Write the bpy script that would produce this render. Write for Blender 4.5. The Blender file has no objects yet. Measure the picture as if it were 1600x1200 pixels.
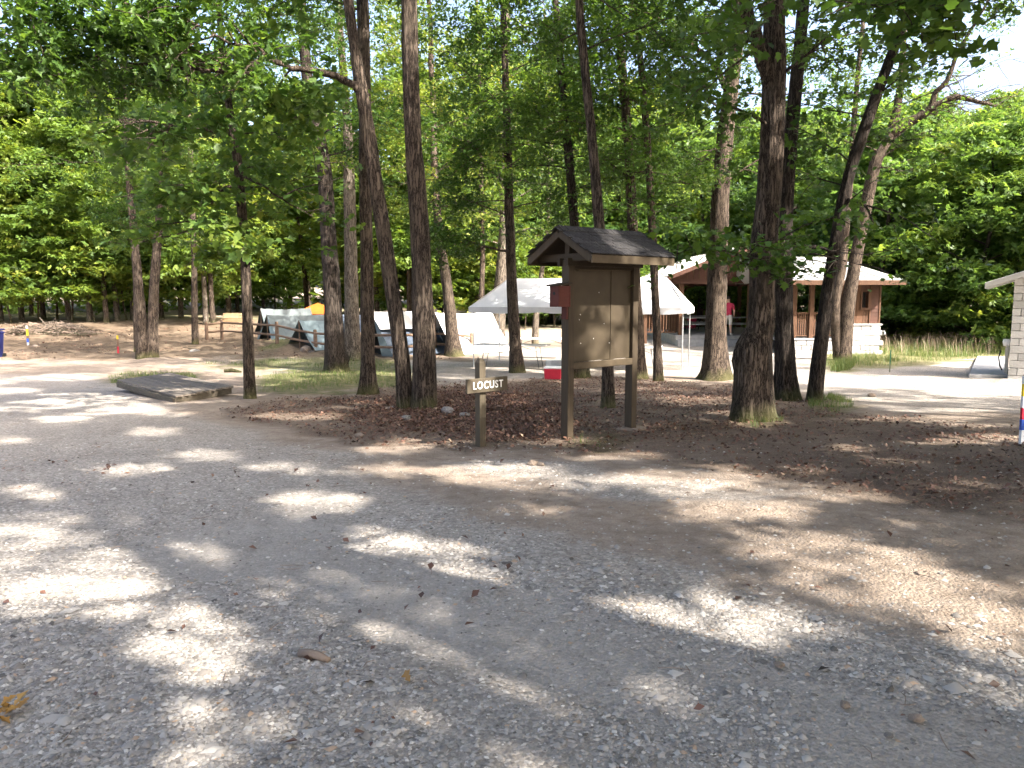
import bpy, bmesh, math, random
import numpy as np
from mathutils import Vector, Matrix, noise as mnoise

random.seed(7)
rng = np.random.default_rng(11)
sc = bpy.context.scene
COL = sc.collection
R = math.radians

# ------------------------------------------------------------------ camera, sky, sun, exposure
FPX, EYE, HORIZON = 1209.0, 1.68, 462.0            # focal length in photo pixels, eye height, horizon row
PITCH = math.atan((600 - HORIZON) / FPX)
cam_data = bpy.data.cameras.new('camera')
cam_data.sensor_width = 36.0
cam_data.lens = 36.0 * FPX / 1600.0
cam_data.clip_start, cam_data.clip_end = 0.05, 2000
cam = bpy.data.objects.new('camera', cam_data)
COL.objects.link(cam)
cam.location = (0, 0, EYE)
cam.rotation_euler = (math.pi / 2 - PITCH, 0, 0)
sc.camera = cam

SUN_AZ = math.atan2(0.80, -0.60)                   # measured from +Y towards +X: sun to the right, behind the camera
SUN_EL = R(42)
SUN = Vector((math.sin(SUN_AZ) * math.cos(SUN_EL), math.cos(SUN_AZ) * math.cos(SUN_EL), math.sin(SUN_EL)))
world = bpy.data.worlds.new('World')
sc.world = world
world.use_nodes = True
wn, wl = world.node_tree.nodes, world.node_tree.links
wn.clear()
sky = wn.new('ShaderNodeTexSky')
sky.sky_type = 'NISHITA'
sky.sun_disc = False
sky.sun_elevation = SUN_EL
sky.sun_rotation = SUN_AZ
sky.air_density, sky.dust_density, sky.ozone_density = 0.7, 6.0, 0.5
bg = wn.new('ShaderNodeBackground')
bg.inputs['Strength'].default_value = 0.15
wo = wn.new('ShaderNodeOutputWorld')
wl.new(sky.outputs[0], bg.inputs[0])
wl.new(bg.outputs[0], wo.inputs[0])
sun_data = bpy.data.lights.new('sun', 'SUN')
sun_data.energy = 3.9
sun_data.angle = R(0.65)
sun_data.color = (1.0, 0.945, 0.87)
sun_o = bpy.data.objects.new('sun', sun_data)
COL.objects.link(sun_o)
sun_o.rotation_euler = SUN.to_track_quat('Z', 'Y').to_euler()
sc.view_settings.view_transform = 'Standard'
sc.view_settings.look = 'None'
sc.view_settings.gamma = 1.0
sc.view_settings.exposure = 2.45
sc.cycles.use_adaptive_sampling = True
sc.cycles.adaptive_threshold = 0.03
sc.cycles.max_bounces = 6
sc.cycles.diffuse_bounces = 4
sc.cycles.glossy_bounces = 2
sc.cycles.transmission_bounces = 3
sc.cycles.transparent_max_bounces = 4
sc.cycles.use_denoising = True
sc.cycles.sample_clamp_indirect = 6.0

# ------------------------------------------------------------------ survey helpers
CP, SP = math.cos(PITCH), math.sin(PITCH)


def sm(a, b, t):
    t = np.clip((np.asarray(t, float) - a) / (b - a), 0, 1)
    return t * t * (3 - 2 * t)


_lat = np.random.default_rng(5).random((256, 256))


def vnoise(x, y, s=1.0):
    x, y = np.asarray(x, float) / s + 100.3, np.asarray(y, float) / s + 57.7
    xi, yi = np.floor(x).astype(int), np.floor(y).astype(int)
    fx, fy = x - xi, y - yi
    fx, fy = fx * fx * (3 - 2 * fx), fy * fy * (3 - 2 * fy)
    g = lambda i, j: _lat[i % 256, j % 256]
    return (g(xi, yi) * (1 - fx) + g(xi + 1, yi) * fx) * (1 - fy) + (g(xi, yi + 1) * (1 - fx) + g(xi + 1, yi + 1) * fx) * fy


def fbm(x, y, s=1.0):
    return vnoise(x, y, s) * .55 + vnoise(x, y, s * .47) * .28 + vnoise(x, y, s * .21) * .17


MOUNDS = []   # x, y, rx, ry, h


def H(x, y):
    """height of the ground"""
    x, y = np.asarray(x, float), np.asarray(y, float)
    h = -0.6 * sm(5, 24, y)
    h = h + 0.85 * sm(31, 50, y) * (0.35 + 0.65 * sm(8, -10, x))
    h = h + 3.0 * sm(60, 150, y)
    for mx, my, rx, ry, mh in MOUNDS:
        h = h + mh * np.exp(-((x - mx) / rx) ** 2 - ((y - my) / ry) ** 2)
    return h


def Hs(x, y):
    return float(H(x, y))


def ray(u, v):
    a, b = (u - 800) / FPX, (600 - v) / FPX
    return Vector((a, CP + b * SP, b * CP - SP))


def P(u, v):
    """the ground point seen at photo pixel u, v"""
    d = ray(u, v)
    z = 0.0
    for _ in range(40):
        t = (z - EYE) / d.z
        z = 0.5 * z + 0.5 * Hs(d.x * t, d.y * t)
    t = (z - EYE) / d.z
    return Vector((d.x * t, d.y * t, Hs(d.x * t, d.y * t)))


def PT(u, v, y):
    d = ray(u, v)
    t = y / d.y
    return Vector((d.x * t, y, EYE + d.z * t))


def project(x, y, z):
    rz = z - EYE
    cy = np.maximum(y * CP - rz * SP, 0.05)
    return 800 + FPX * x / cy, 600 - FPX * (y * SP + rz * CP) / cy


for (u, v, ru, ry, h) in ((770, 648, 120, .55, .10), (540, 545, 110, 1.6, .30), (440, 540, 70, 1.6, .25), (90, 515, 60, 1.6, .22),
                          (1000, 640, 60, .8, .06), (330, 545, 60, 1.2, .15)):
    p = P(u, v)
    MOUNDS.append((p.x, p.y, ru * p.y / FPX, ry, h))

# ------------------------------------------------------------------ materials


def new_mat(name):
    m = bpy.data.materials.new(name)
    m.use_nodes = True
    n = m.node_tree.nodes
    n.clear()
    out = n.new('ShaderNodeOutputMaterial')
    b = n.new('ShaderNodeBsdfPrincipled')
    m.node_tree.links.new(b.outputs[0], out.inputs[0])
    return m, n, m.node_tree.links, b, out


def ramp(n, stops):
    r = n.new('ShaderNodeValToRGB')
    e = r.color_ramp.elements
    while len(e) < len(stops):
        e.new(0.5)
    for el, (p, c) in zip(e, stops):
        el.position = p
        el.color = (*c, 1) if len(c) == 3 else c
    return r


def mapping(n, l, scale, kind='Object'):
    tc = n.new('ShaderNodeTexCoord')
    mp = n.new('ShaderNodeMapping')
    mp.inputs['Scale'].default_value = scale
    l.new(tc.outputs[kind], mp.inputs[0])
    return mp


def simple(name, c1, c2, scale=8, rough=0.75, bump=0.15, stretch=(1, 1, 1), spec=0.3, detail=6, lo=.3, hi=.7, metal=0.0, dist=0.01):
    m, n, l, b, out = new_mat(name)
    mp = mapping(n, l, stretch)
    t = n.new('ShaderNodeTexNoise')
    t.inputs['Scale'].default_value = scale
    t.inputs['Detail'].default_value = detail
    t.inputs['Roughness'].default_value = 0.65
    l.new(mp.outputs[0], t.inputs[0])
    r = ramp(n, [(lo, c1), (hi, c2)])
    l.new(t.outputs[0], r.inputs[0])
    oi = n.new('ShaderNodeObjectInfo')
    hsv = n.new('ShaderNodeHueSaturation')
    mr = n.new('ShaderNodeMapRange')
    mr.inputs['To Min'].default_value, mr.inputs['To Max'].default_value = 0.82, 1.15
    l.new(oi.outputs['Random'], mr.inputs[0])
    l.new(mr.outputs[0], hsv.inputs['Value'])
    l.new(r.outputs[0], hsv.inputs['Color'])
    l.new(hsv.outputs[0], b.inputs['Base Color'])
    b.inputs['Roughness'].default_value = rough
    b.inputs['Specular IOR Level'].default_value = spec
    b.inputs['Metallic'].default_value = metal
    bp = n.new('ShaderNodeBump')
    bp.inputs['Strength'].default_value = bump
    bp.inputs['Distance'].default_value = dist
    l.new(t.outputs[0], bp.inputs['Height'])
    l.new(bp.outputs[0], b.inputs['Normal'])
    return m


def bark_mat(name, dark, light, moss=0.0):
    m, n, l, b, out = new_mat(name)
    mp = mapping(n, l, (1, 1, .13))
    t1 = n.new('ShaderNodeTexNoise')
    t1.inputs['Scale'].default_value = 34
    t1.inputs['Detail'].default_value = 7
    t1.inputs['Roughness'].default_value = .7
    l.new(mp.outputs[0], t1.inputs[0])
    v = n.new('ShaderNodeTexVoronoi')
    v.feature = 'DISTANCE_TO_EDGE'
    v.inputs['Scale'].default_value = 22
    mixv = n.new('ShaderNodeMixRGB')
    mixv.inputs[0].default_value = .12
    l.new(mp.outputs[0], mixv.inputs[1])
    l.new(t1.outputs['Color'], mixv.inputs[2])
    l.new(mixv.outputs[0], v.inputs[0])
    vr = n.new('ShaderNodeMapRange')
    vr.inputs['From Max'].default_value = .22
    l.new(v.outputs['Distance'], vr.inputs[0])
    mul = n.new('ShaderNodeMath')
    mul.operation = 'MULTIPLY'
    l.new(t1.outputs[0], mul.inputs[0])
    l.new(vr.outputs[0], mul.inputs[1])
    r = ramp(n, [(.08, dark), (.42, light)])
    l.new(mul.outputs[0], r.inputs[0])
    # lichen and weathering blotches
    tc = n.new('ShaderNodeTexCoord')
    t2 = n.new('ShaderNodeTexNoise')
    t2.inputs['Scale'].default_value = 2.6
    t2.inputs['Detail'].default_value = 5
    l.new(tc.outputs['Object'], t2.inputs[0])
    r2 = ramp(n, [(.5, (0, 0, 0)), (.72, (1, 1, 1))])
    l.new(t2.outputs[0], r2.inputs[0])
    mx = n.new('ShaderNodeMixRGB')
    mx.inputs[2].default_value = (light[0] * 1.25, light[1] * 1.3, light[2] * 1.25, 1)
    mf = n.new('ShaderNodeMath')
    mf.operation = 'MULTIPLY'
    mf.inputs[1].default_value = .45
    l.new(r2.outputs[0], mf.inputs[0])
    l.new(mf.outputs[0], mx.inputs[0])
    l.new(r.outputs[0], mx.inputs[1])
    last = mx
    if moss > 0:
        sx = n.new('ShaderNodeSeparateXYZ')
        l.new(tc.outputs['Object'], sx.inputs[0])
        add = n.new('ShaderNodeMath')
        add.operation = 'MULTIPLY_ADD'
        add.inputs[1].default_value = .8
        l.new(t2.outputs[0], add.inputs[0])
        neg = n.new('ShaderNodeMath')
        neg.operation = 'MULTIPLY'
        neg.inputs[1].default_value = -1
        l.new(sx.outputs['Z'], neg.inputs[0])
        l.new(neg.outputs[0], add.inputs[2])
        r3 = ramp(n, [(.05, (0, 0, 0)), (.42, (moss, moss, moss))])
        l.new(add.outputs[0], r3.inputs[0])
        m3 = n.new('ShaderNodeMixRGB')
        m3.inputs[2].default_value = (.11, .12, .03, 1)
        l.new(r3.outputs[0], m3.inputs[0])
        l.new(mx.outputs[0], m3.inputs[1])
        last = m3
    l.new(last.outputs[0], b.inputs['Base Color'])
    b.inputs['Roughness'].default_value = .9
    b.inputs['Specular IOR Level'].default_value = .15
    bp = n.new('ShaderNodeBump')
    bp.inputs['Strength'].default_value = 1.0
    bp.inputs['Distance'].default_value = .035
    l.new(mul.outputs[0], bp.inputs['Height'])
    l.new(bp.outputs[0], b.inputs['Normal'])
    return m


def leaf_mat(name, stops, trans=.42, tr_boost=1.5):
    m, n, l, b, out = new_mat(name)
    a = n.new('ShaderNodeAttribute')
    a.attribute_name = 'tint'
    oi = n.new('ShaderNodeObjectInfo')
    ad = n.new('ShaderNodeMath')
    ad.operation = 'MULTIPLY_ADD'
    ad.inputs[1].default_value = .4
    l.new(oi.outputs['Random'], ad.inputs[0])
    l.new(a.outputs['Fac'], ad.inputs[2])
    sb = n.new('ShaderNodeMath')
    sb.operation = 'SUBTRACT'
    sb.inputs[1].default_value = .2
    l.new(ad.outputs[0], sb.inputs[0])
    r = ramp(n, stops)
    l.new(sb.outputs[0], r.inputs[0])
    l.new(r.outputs[0], b.inputs['Base Color'])
    b.inputs['Roughness'].default_value = .5
    b.inputs['Specular IOR Level'].default_value = .35
    t = n.new('ShaderNodeBsdfTranslucent')
    hs = n.new('ShaderNodeHueSaturation')
    hs.inputs['Hue'].default_value = .485
    hs.inputs['Saturation'].default_value = 1.1
    hs.inputs['Value'].default_value = tr_boost
    l.new(r.outputs[0], hs.inputs['Color'])
    l.new(hs.outputs[0], t.inputs[0])
    mx = n.new('ShaderNodeMixShader')
    mx.inputs[0].default_value = trans
    l.new(b.outputs[0], mx.inputs[1])
    l.new(t.outputs[0], mx.inputs[2])
    l.new(mx.outputs[0], out.inputs[0])
    return m


M = {}
M['bark'] = bark_mat('bark', (.022, .016, .012), (.128, .096, .072), .5)
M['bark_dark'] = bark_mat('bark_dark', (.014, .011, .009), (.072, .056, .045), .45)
M['bark_pale'] = bark_mat('bark_pale', (.045, .036, .028), (.21, .172, .135), .3)
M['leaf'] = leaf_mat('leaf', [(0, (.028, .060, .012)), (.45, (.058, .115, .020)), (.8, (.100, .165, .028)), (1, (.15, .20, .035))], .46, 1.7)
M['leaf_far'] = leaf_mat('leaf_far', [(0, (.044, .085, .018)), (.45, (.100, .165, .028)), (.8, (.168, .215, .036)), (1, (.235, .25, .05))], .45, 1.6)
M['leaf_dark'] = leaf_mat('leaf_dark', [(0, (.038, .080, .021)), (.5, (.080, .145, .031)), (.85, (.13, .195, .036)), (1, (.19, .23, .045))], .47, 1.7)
M['grass'] = leaf_mat('grass', [(0, (.06, .10, .025)), (.5, (.10, .15, .035)), (.85, (.20, .21, .07)), (1, (.32, .27, .13))], .3, 1.2)
M['straw'] = leaf_mat('straw', [(0, (.22, .17, .12)), (.5, (.34, .27, .19)), (1, (.42, .31, .25))], .3, 1.1)
M['litter'] = leaf_mat('litter', [(0, (.040, .022, .015)), (.4, (.115, .056, .036)), (.75, (.20, .108, .070)), (.93, (.30, .205, .135)), (1, (.42, .33, .22))], .12, 1.0)
M['kiosk'] = simple('kiosk_paint', (0.0419, 0.0291, 0.0168), (0.0643, 0.0459, 0.0267), 7, .7, .2, (6, 6, .5))
M['kiosk_board'] = simple('kiosk_board', (0.0520, 0.0372, 0.0215), (0.0738, 0.0551, 0.0321), 4, .65, .12, (1, 1, 1))
M['sign_wood'] = simple('sign_wood', (0.0510, 0.0396, 0.0252), (0.0900, 0.0720, 0.0468), 9, .8, .3, (8, 8, .6))
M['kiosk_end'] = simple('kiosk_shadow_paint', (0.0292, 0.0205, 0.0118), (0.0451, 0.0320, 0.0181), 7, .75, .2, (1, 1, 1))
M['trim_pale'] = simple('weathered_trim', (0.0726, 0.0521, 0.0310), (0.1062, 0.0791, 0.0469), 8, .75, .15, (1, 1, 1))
M['shingle'] = simple('shingle', (.022, .021, .022), (.062, .058, .056), 60, .95, .5, spec=.1)
M['white_letter'] = simple('letter_white', (.72, .70, .66), (.82, .80, .77), 30, .6, .05)
M['red_box'] = simple('red_box', (0.0715, 0.0132, 0.0083), (0.0990, 0.0198, 0.0121), 9, .6, .15, (1, 1, 4))
M['black'] = simple('black', (.008, .008, .008), (.014, .013, .012), 9, .7, .05)
M['old_deck'] = simple('old_deck', (0.0950, 0.0780, 0.0620), (0.2200, 0.1850, 0.1500), 6, .9, .35, (1, 9, 1))
M['old_deck_edge'] = simple('old_deck_edge', (.06, .048, .034), (.15, .125, .09), 6, .9, .35, (1, 1, 6))
M['rail'] = simple('rail_wood', (.13, .08, .052), (.24, .16, .11), 7, .85, .3, (1, 1, 1))
M['canvas_white'] = simple('canvas_white', (0.5270, 0.5355, 0.5525), (0.6290, 0.6290, 0.6375), 1.6, .6, .25, dist=.05)
M['tent_white'] = simple('tent_white', (0.4896, 0.4896, 0.4752), (0.5760, 0.5688, 0.5544), 2.2, .7, .3, dist=.05)
M['tent_grey'] = simple('tent_grey', (0.0620, 0.0775, 0.0775), (0.1023, 0.1209, 0.1209), 2.2, .55, .35, dist=.05)
M['tent_blue'] = simple('tent_blue', (0.1178, 0.1612, 0.1736), (0.1860, 0.2356, 0.2480), 2.0, .55, .35, dist=.05)
M['tent_slate'] = simple('tent_slate', (0.0400, 0.0520, 0.0720), (0.0800, 0.1000, 0.1320), 2.2, .5, .35, dist=.05)
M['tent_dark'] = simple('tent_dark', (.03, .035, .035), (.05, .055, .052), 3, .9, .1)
M['orange'] = simple('orange_fabric', (.40, .085, .010), (.48, .115, .016), 2, .6, .2)
M['metal'] = simple('pole_metal', (.42, .43, .44), (.55, .56, .57), 20, .4, .03, metal=.7)
M['metal_dark'] = simple('dark_metal', (.045, .045, .048), (.09, .09, .095), 20, .5, .03, metal=.4)
M['table_top'] = simple('table_top', (.60, .60, .60), (.70, .70, .69), 14, .45, .04)
M['brown_red'] = simple('pavilion_stain', (0.0544, 0.0231, 0.0150), (0.0864, 0.0374, 0.0231), 5, .7, .2, (6, 6, .6))
M['cedar'] = simple('cedar', (0.0705, 0.0325, 0.0163), (0.1138, 0.0569, 0.0296), 5, .7, .25, (6, 6, .6))
M['roof_white'] = simple('roof_metal', (0.3150, 0.3082, 0.2883), (0.3885, 0.3807, 0.3578), 3, .4, .06)
M['stone_white'] = simple('stone_white', (0.2890, 0.2832, 0.2746), (0.3930, 0.3844, 0.3757), 12, .85, .4)
M['block'] = simple('split_block', (0.4320, 0.4200, 0.4000), (0.5600, 0.5480, 0.5280), 25, .9, .7)
M['concrete'] = simple('concrete', (.25, .25, .255), (.36, .36, .36), 6, .85, .15)
M['pav_floor'] = simple('pavilion_floor', (.20, .195, .19), (.30, .29, .28), 5, .8, .1)
M['blue'] = simple('blue_plastic', (.022, .07, .30), (.03, .10, .38), 5, .4, .04)
M['navy'] = simple('navy_plastic', (0.0072, 0.0096, 0.0510), (0.0108, 0.0144, 0.0720), 5, .45, .04)
M['red'] = simple('red_plastic', (.42, .02, .04), (.52, .03, .055), 5, .4, .04)
M['red_cloth'] = simple('red_cloth', (.42, .03, .07), (.52, .045, .09), 9, .9, .2)
M['pink'] = simple('pink_cloth', (.55, .10, .25), (.65, .14, .32), 8, .8, .1)
M['white_plastic'] = simple('white_plastic', (.70, .70, .70), (.80, .80, .79), 9, .45, .03)
M['grey_plastic'] = simple('grey_plastic', (.30, .31, .31), (.40, .41, .41), 9, .5, .03)
M['yellow'] = simple('yellow_paint', (.72, .52, .03), (.80, .60, .05), 9, .5, .04)
M['green_metal'] = simple('green_metal', (.012, .11, .055), (.02, .15, .075), 9, .5, .04)
M['stakeblue'] = simple('stake_blue', (.03, .08, .36), (.04, .10, .42), 9, .5, .04)
M['skin'] = simple('skin', (.50, .30, .22), (.58, .36, .27), 9, .6, .05)
M['shorts'] = simple('shorts', (.50, .47, .43), (.60, .57, .52), 9, .9, .1)
M['hair'] = simple('hair', (.02, .014, .01), (.04, .028, .02), 40, .7, .2)
M['rock'] = simple('rock', (0.1280, 0.1160, 0.1040), (0.2720, 0.2520, 0.2280), 9, .9, .6)
M['rock_tan'] = simple('rock_tan', (.17, .13, .10), (.30, .235, .18), 9, .9, .6)
M['wood_stick'] = simple('stick_wood', (.13, .095, .07), (.26, .20, .155), 12, .9, .4, (1, 1, 1))
M['pallet'] = simple('pallet_wood', (0.2310, 0.1485, 0.0770), (0.3190, 0.2200, 0.1265), 7, .85, .2)
M['yellow_leaf'] = leaf_mat('yellow_leaf', [(0, (.26, .14, .035)), (.5, (.38, .22, .06)), (1, (.46, .30, .10))], .2, 1.0)

# gravel with a colour for each stone
_m, _n, _l, _b, _o = new_mat('gravel_stone')
_a = _n.new('ShaderNodeAttribute')
_a.attribute_name = 'tint'
_r = ramp(_n, [(0, (0.110, 0.097, 0.083)), (.25, (0.259, 0.234, 0.206)), (.7, (0.407, 0.374, 0.330)), (.93, (0.616, 0.572, 0.506)), (1, (.40, .29, .20))])
_l.new(_a.outputs['Fac'], _r.inputs[0])
_l.new(_r.outputs[0], _b.inputs['Base Color'])
_b.inputs['Roughness'].default_value = .9
_b.inputs['Specular IOR Level'].default_value = .2
M['gravel'] = _m


def ground_material():
    m, n, l, b, out = new_mat('ground')

    def attr(k):
        a = n.new('ShaderNodeAttribute')
        a.attribute_name = k
        return a.outputs['Fac']

    def mix(f, c1, c2):
        x = n.new('ShaderNodeMixRGB')
        l.new(f, x.inputs[0])
        l.new(c1, x.inputs[1])
        l.new(c2, x.inputs[2])
        return x.outputs[0]

    mp = mapping(n, l, (1, 1, 1))

    def nz(s, d=6, rough=.6):
        t = n.new('ShaderNodeTexNoise')
        t.inputs['Scale'].default_value = s
        t.inputs['Detail'].default_value = d
        t.inputs['Roughness'].default_value = rough
        l.new(mp.outputs[0], t.inputs[0])
        return t.outputs[0]

    def vor(s, feat='F1'):
        t = n.new('ShaderNodeTexVoronoi')
        t.feature = feat
        t.inputs['Scale'].default_value = s
        l.new(mp.outputs[0], t.inputs[0])
        return t

    big, mid, fine = nz(.9, 5), nz(7, 6), nz(70, 5, .75)
    v1, v2 = vor(48), vor(17)
    # crushed stone: a grey for each cell
    sepc = n.new('ShaderNodeSeparateColor')
    l.new(v1.outputs['Color'], sepc.inputs[0])
    g1 = ramp(n, [(0, (0.168, 0.150, 0.130)), (.3, (0.263, 0.240, 0.211)), (.75, (0.386, 0.355, 0.314)), (1, (0.605, 0.560, 0.504))])
    l.new(sepc.outputs[0], g1.inputs[0])
    g2 = ramp(n, [(.3, (0.280, 0.253, 0.221)), (.7, (0.403, 0.367, 0.325))])
    l.new(mid, g2.inputs[0])
    gm = n.new('ShaderNodeMixRGB')
    gm.inputs[0].default_value = .55
    l.new(g2.outputs[0], gm.inputs[1])
    l.new(g1.outputs[0], gm.inputs[2])
    dirt = ramp(n, [(.25, (0.200, 0.155, 0.118)), (.5, (0.285, 0.230, 0.180)), (.75, (0.360, 0.300, 0.245))])
    l.new(mid, dirt.inputs[0])
    lit = ramp(n, [(.25, (.045, .030, .022)), (.5, (.095, .066, .048)), (.75, (.19, .14, .105))])
    l.new(fine, lit.inputs[0])
    soil = ramp(n, [(.3, (.085, .10, .035)), (.5, (.14, .14, .06)), (.72, (.26, .215, .14))])
    l.new(mid, soil.inputs[0])
    straw = ramp(n, [(.28, (.085, .062, .042)), (.5, (.15, .112, .078)), (.74, (.235, .182, .125))])
    l.new(nz(3.5, 8, .7), straw.inputs[0])
    c = mix(attr('gravel'), dirt.outputs[0], gm.outputs[0])
    dust = ramp(n, [(.3, (0.304, 0.281, 0.252)), (.7, (0.389, 0.362, 0.328))])
    l.new(mid, dust.inputs[0])
    c = mix(attr('fine'), c, dust.outputs[0])
    c = mix(attr('straw'), c, straw.outputs[0])
    c = mix(attr('soil'), c, soil.outputs[0])
    c = mix(attr('litter'), c, lit.outputs[0])
    # fine grain so that no patch is flat
    gr = ramp(n, [(.25, (.72, .72, .72)), (.75, (1.22, 1.2, 1.18))])
    l.new(fine, gr.inputs[0])
    mu = n.new('ShaderNodeMixRGB')
    mu.blend_type = 'MULTIPLY'
    mu.inputs[0].default_value = 1
    l.new(c, mu.inputs[1])
    l.new(gr.outputs[0], mu.inputs[2])
    br = ramp(n, [(.3, (.88, .87, .86)), (.7, (1.1, 1.09, 1.08))])
    l.new(big, br.inputs[0])
    mu2 = n.new('ShaderNodeMixRGB')
    mu2.blend_type = 'MULTIPLY'
    mu2.inputs[0].default_value = 1
    l.new(mu.outputs[0], mu2.inputs[1])
    l.new(br.outputs[0], mu2.inputs[2])
    l.new(mu2.outputs[0], b.inputs['Base Color'])
    b.inputs['Roughness'].default_value = .95
    b.inputs['Specular IOR Level'].default_value = .12
    inv = n.new('ShaderNodeMath')
    inv.operation = 'MULTIPLY_ADD'
    inv.inputs[1].default_value = -1.1
    l.new(v1.outputs['Distance'], inv.inputs[0])
    l.new(fine, inv.inputs[2])
    ad = n.new('ShaderNodeMath')
    ad.operation = 'ADD'
    l.new(inv.outputs[0], ad.inputs[0])
    l.new(v2.outputs['Distance'], ad.inputs[1])
    bp = n.new('ShaderNodeBump')
    bp.inputs['Strength'].default_value = .8
    bp.inputs['Distance'].default_value = .015
    l.new(ad.outputs[0], bp.inputs['Height'])
    l.new(bp.outputs[0], b.inputs['Normal'])
    return m


M['ground'] = ground_material()

# ------------------------------------------------------------------ object helpers


def tag(o, label=None, cat=None, group=None, kind=None):
    for k, v in (('label', label), ('category', cat), ('group', group), ('kind', kind)):
        if v:
            o[k] = v
    return o


def empty(name, loc, rz=0.0):
    o = bpy.data.objects.new(name, None)
    o.location = loc
    o.rotation_euler = (0, 0, rz)
    o.empty_display_size = .2
    COL.objects.link(o)
    return o


def link_mesh(name, me, mat, parent=None, loc=None):
    o = bpy.data.objects.new(name, me)
    if mat is not None and not me.materials:
        me.materials.append(M[mat] if isinstance(mat, str) else mat)
    COL.objects.link(o)
    if parent is not None:
        o.parent = parent
    if loc is not None:
        o.location = loc
    return o


def np_mesh(name, verts, faces_flat, sizes, tint=None, smooth=False):
    me = bpy.data.meshes.new(name)
    verts = np.ascontiguousarray(verts, np.float32)
    me.vertices.add(len(verts))
    me.vertices.foreach_set('co', verts.ravel())
    me.loops.add(len(faces_flat))
    me.loops.foreach_set('vertex_index', np.ascontiguousarray(faces_flat, np.int32))
    me.polygons.add(len(sizes))
    starts = np.concatenate(([0], np.cumsum(sizes)[:-1])).astype(np.int32)
    me.polygons.foreach_set('loop_start', starts)
    if smooth:
        me.polygons.foreach_set('use_smooth', np.ones(len(sizes), bool))
    if tint is not None:
        a = me.attributes.new('tint', 'FLOAT', 'POINT')
        a.data.foreach_set('value', np.ascontiguousarray(tint, np.float32))
    me.update(calc_edges=True)
    return me


class MB:
    """collects boxes, bars, tubes and polygons and links them as one mesh"""

    def __init__(self):
        self.v, self.f = [], []

    def poly(self, pts, *faces):
        k = len(self.v)
        self.v += [tuple(p) for p in pts]
        self.f += [tuple(k + i for i in f) for f in faces]
        return self

    def box(self, c, s, rz=0.0, rx=0.0, ry=0.0):
        m = Matrix.Translation(c) @ Matrix.Rotation(rz, 4, 'Z') @ Matrix.Rotation(ry, 4, 'Y') @ Matrix.Rotation(rx, 4, 'X')
        pts = [m @ Vector((sx * s[0] / 2, sy * s[1] / 2, sz * s[2] / 2)) for sz in (-1, 1) for sy in (-1, 1) for sx in (-1, 1)]
        return self.poly(pts, (0, 2, 3, 1), (4, 5, 7, 6), (0, 1, 5, 4), (2, 6, 7, 3), (0, 4, 6, 2), (1, 3, 7, 5))

    def bar(self, a, b, w, h):
        a, b = Vector(a), Vector(b)
        d = (b - a).normalized()
        side = d.cross(Vector((0, 0, 1)))
        side = Vector((1, 0, 0)) if side.length < 1e-4 else side.normalized()
        up = side.cross(d).normalized()
        pts = [p + side * sx * w / 2 + up * sz * h / 2 for p in (a, b) for sx, sz in ((-1, -1), (1, -1), (1, 1), (-1, 1))]
        return self.poly(pts, (0, 1, 2, 3), (7, 6, 5, 4), (0, 4, 5, 1), (1, 5, 6, 2), (2, 6, 7, 3), (3, 7, 4, 0))

    def tube(self, pts, r, n=8, cap=True):
        pts = [Vector(p) for p in pts]
        rr = r if isinstance(r, (list, tuple)) else [r] * len(pts)
        k0 = len(self.v)
        ref = Vector((.13, .97, .21))
        for i, p in enumerate(pts):
            d = (pts[min(i + 1, len(pts) - 1)] - pts[max(i - 1, 0)]).normalized()
            a = d.cross(ref)
            if a.length < .05:
                a = d.cross(Vector((1, 0, 0)))
            a.normalize()
            c = d.cross(a)
            for j in range(n):
                t = 2 * math.pi * j / n
                self.v.append(tuple(p + (a * math.cos(t) + c * math.sin(t)) * rr[i]))
        for i in range(len(pts) - 1):
            for j in range(n):
                q, s = k0 + i * n, (j + 1) % n
                self.f.append((q + j, q + s, q + n + s, q + n + j))
        if cap:
            self.f.append(tuple(k0 + j for j in reversed(range(n))))
            self.f.append(tuple(k0 + (len(pts) - 1) * n + j for j in range(n)))
        return self

    def mesh(self, name, bevel=0.0, smooth=False):
        me = bpy.data.meshes.new(name)
        me.from_pydata(self.v, [], self.f)
        if bevel > 0:
            bm = bmesh.new()
            bm.from_mesh(me)
            bmesh.ops.bevel(bm, geom=list(bm.edges), offset=bevel, segments=1, affect='EDGES', clamp_overlap=True)
            bm.to_mesh(me)
            bm.free()
        if smooth:
            for p in me.polygons:
                p.use_smooth = True
        me.update()
        return me

    def build(self, name, mat, parent=None, bevel=0.0, smooth=False, loc=None):
        return link_mesh(name, self.mesh(name, bevel, smooth), mat, parent, loc)


def in_poly(u, v, poly):
    u, v = np.asarray(u, float), np.asarray(v, float)
    ins = np.zeros(u.shape, bool)
    n = len(poly)
    for i in range(n):
        (x1, y1), (x2, y2) = poly[i], poly[(i + 1) % n]
        if y1 == y2:
            continue
        c = ((y1 > v) != (y2 > v)) & (u < (x2 - x1) * (v - y1) / (y2 - y1) + x1)
        ins ^= c
    return ins


def soft_poly(u, v, poly, soft_u, soft_v, k=9):
    """inside-ness of a polygon averaged over a small jitter"""
    acc = 0
    r = np.random.default_rng(3)
    for _ in range(k):
        acc = acc + in_poly(u + r.normal(0, soft_u), v + r.normal(0, soft_v), poly)
    return acc / k


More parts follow.
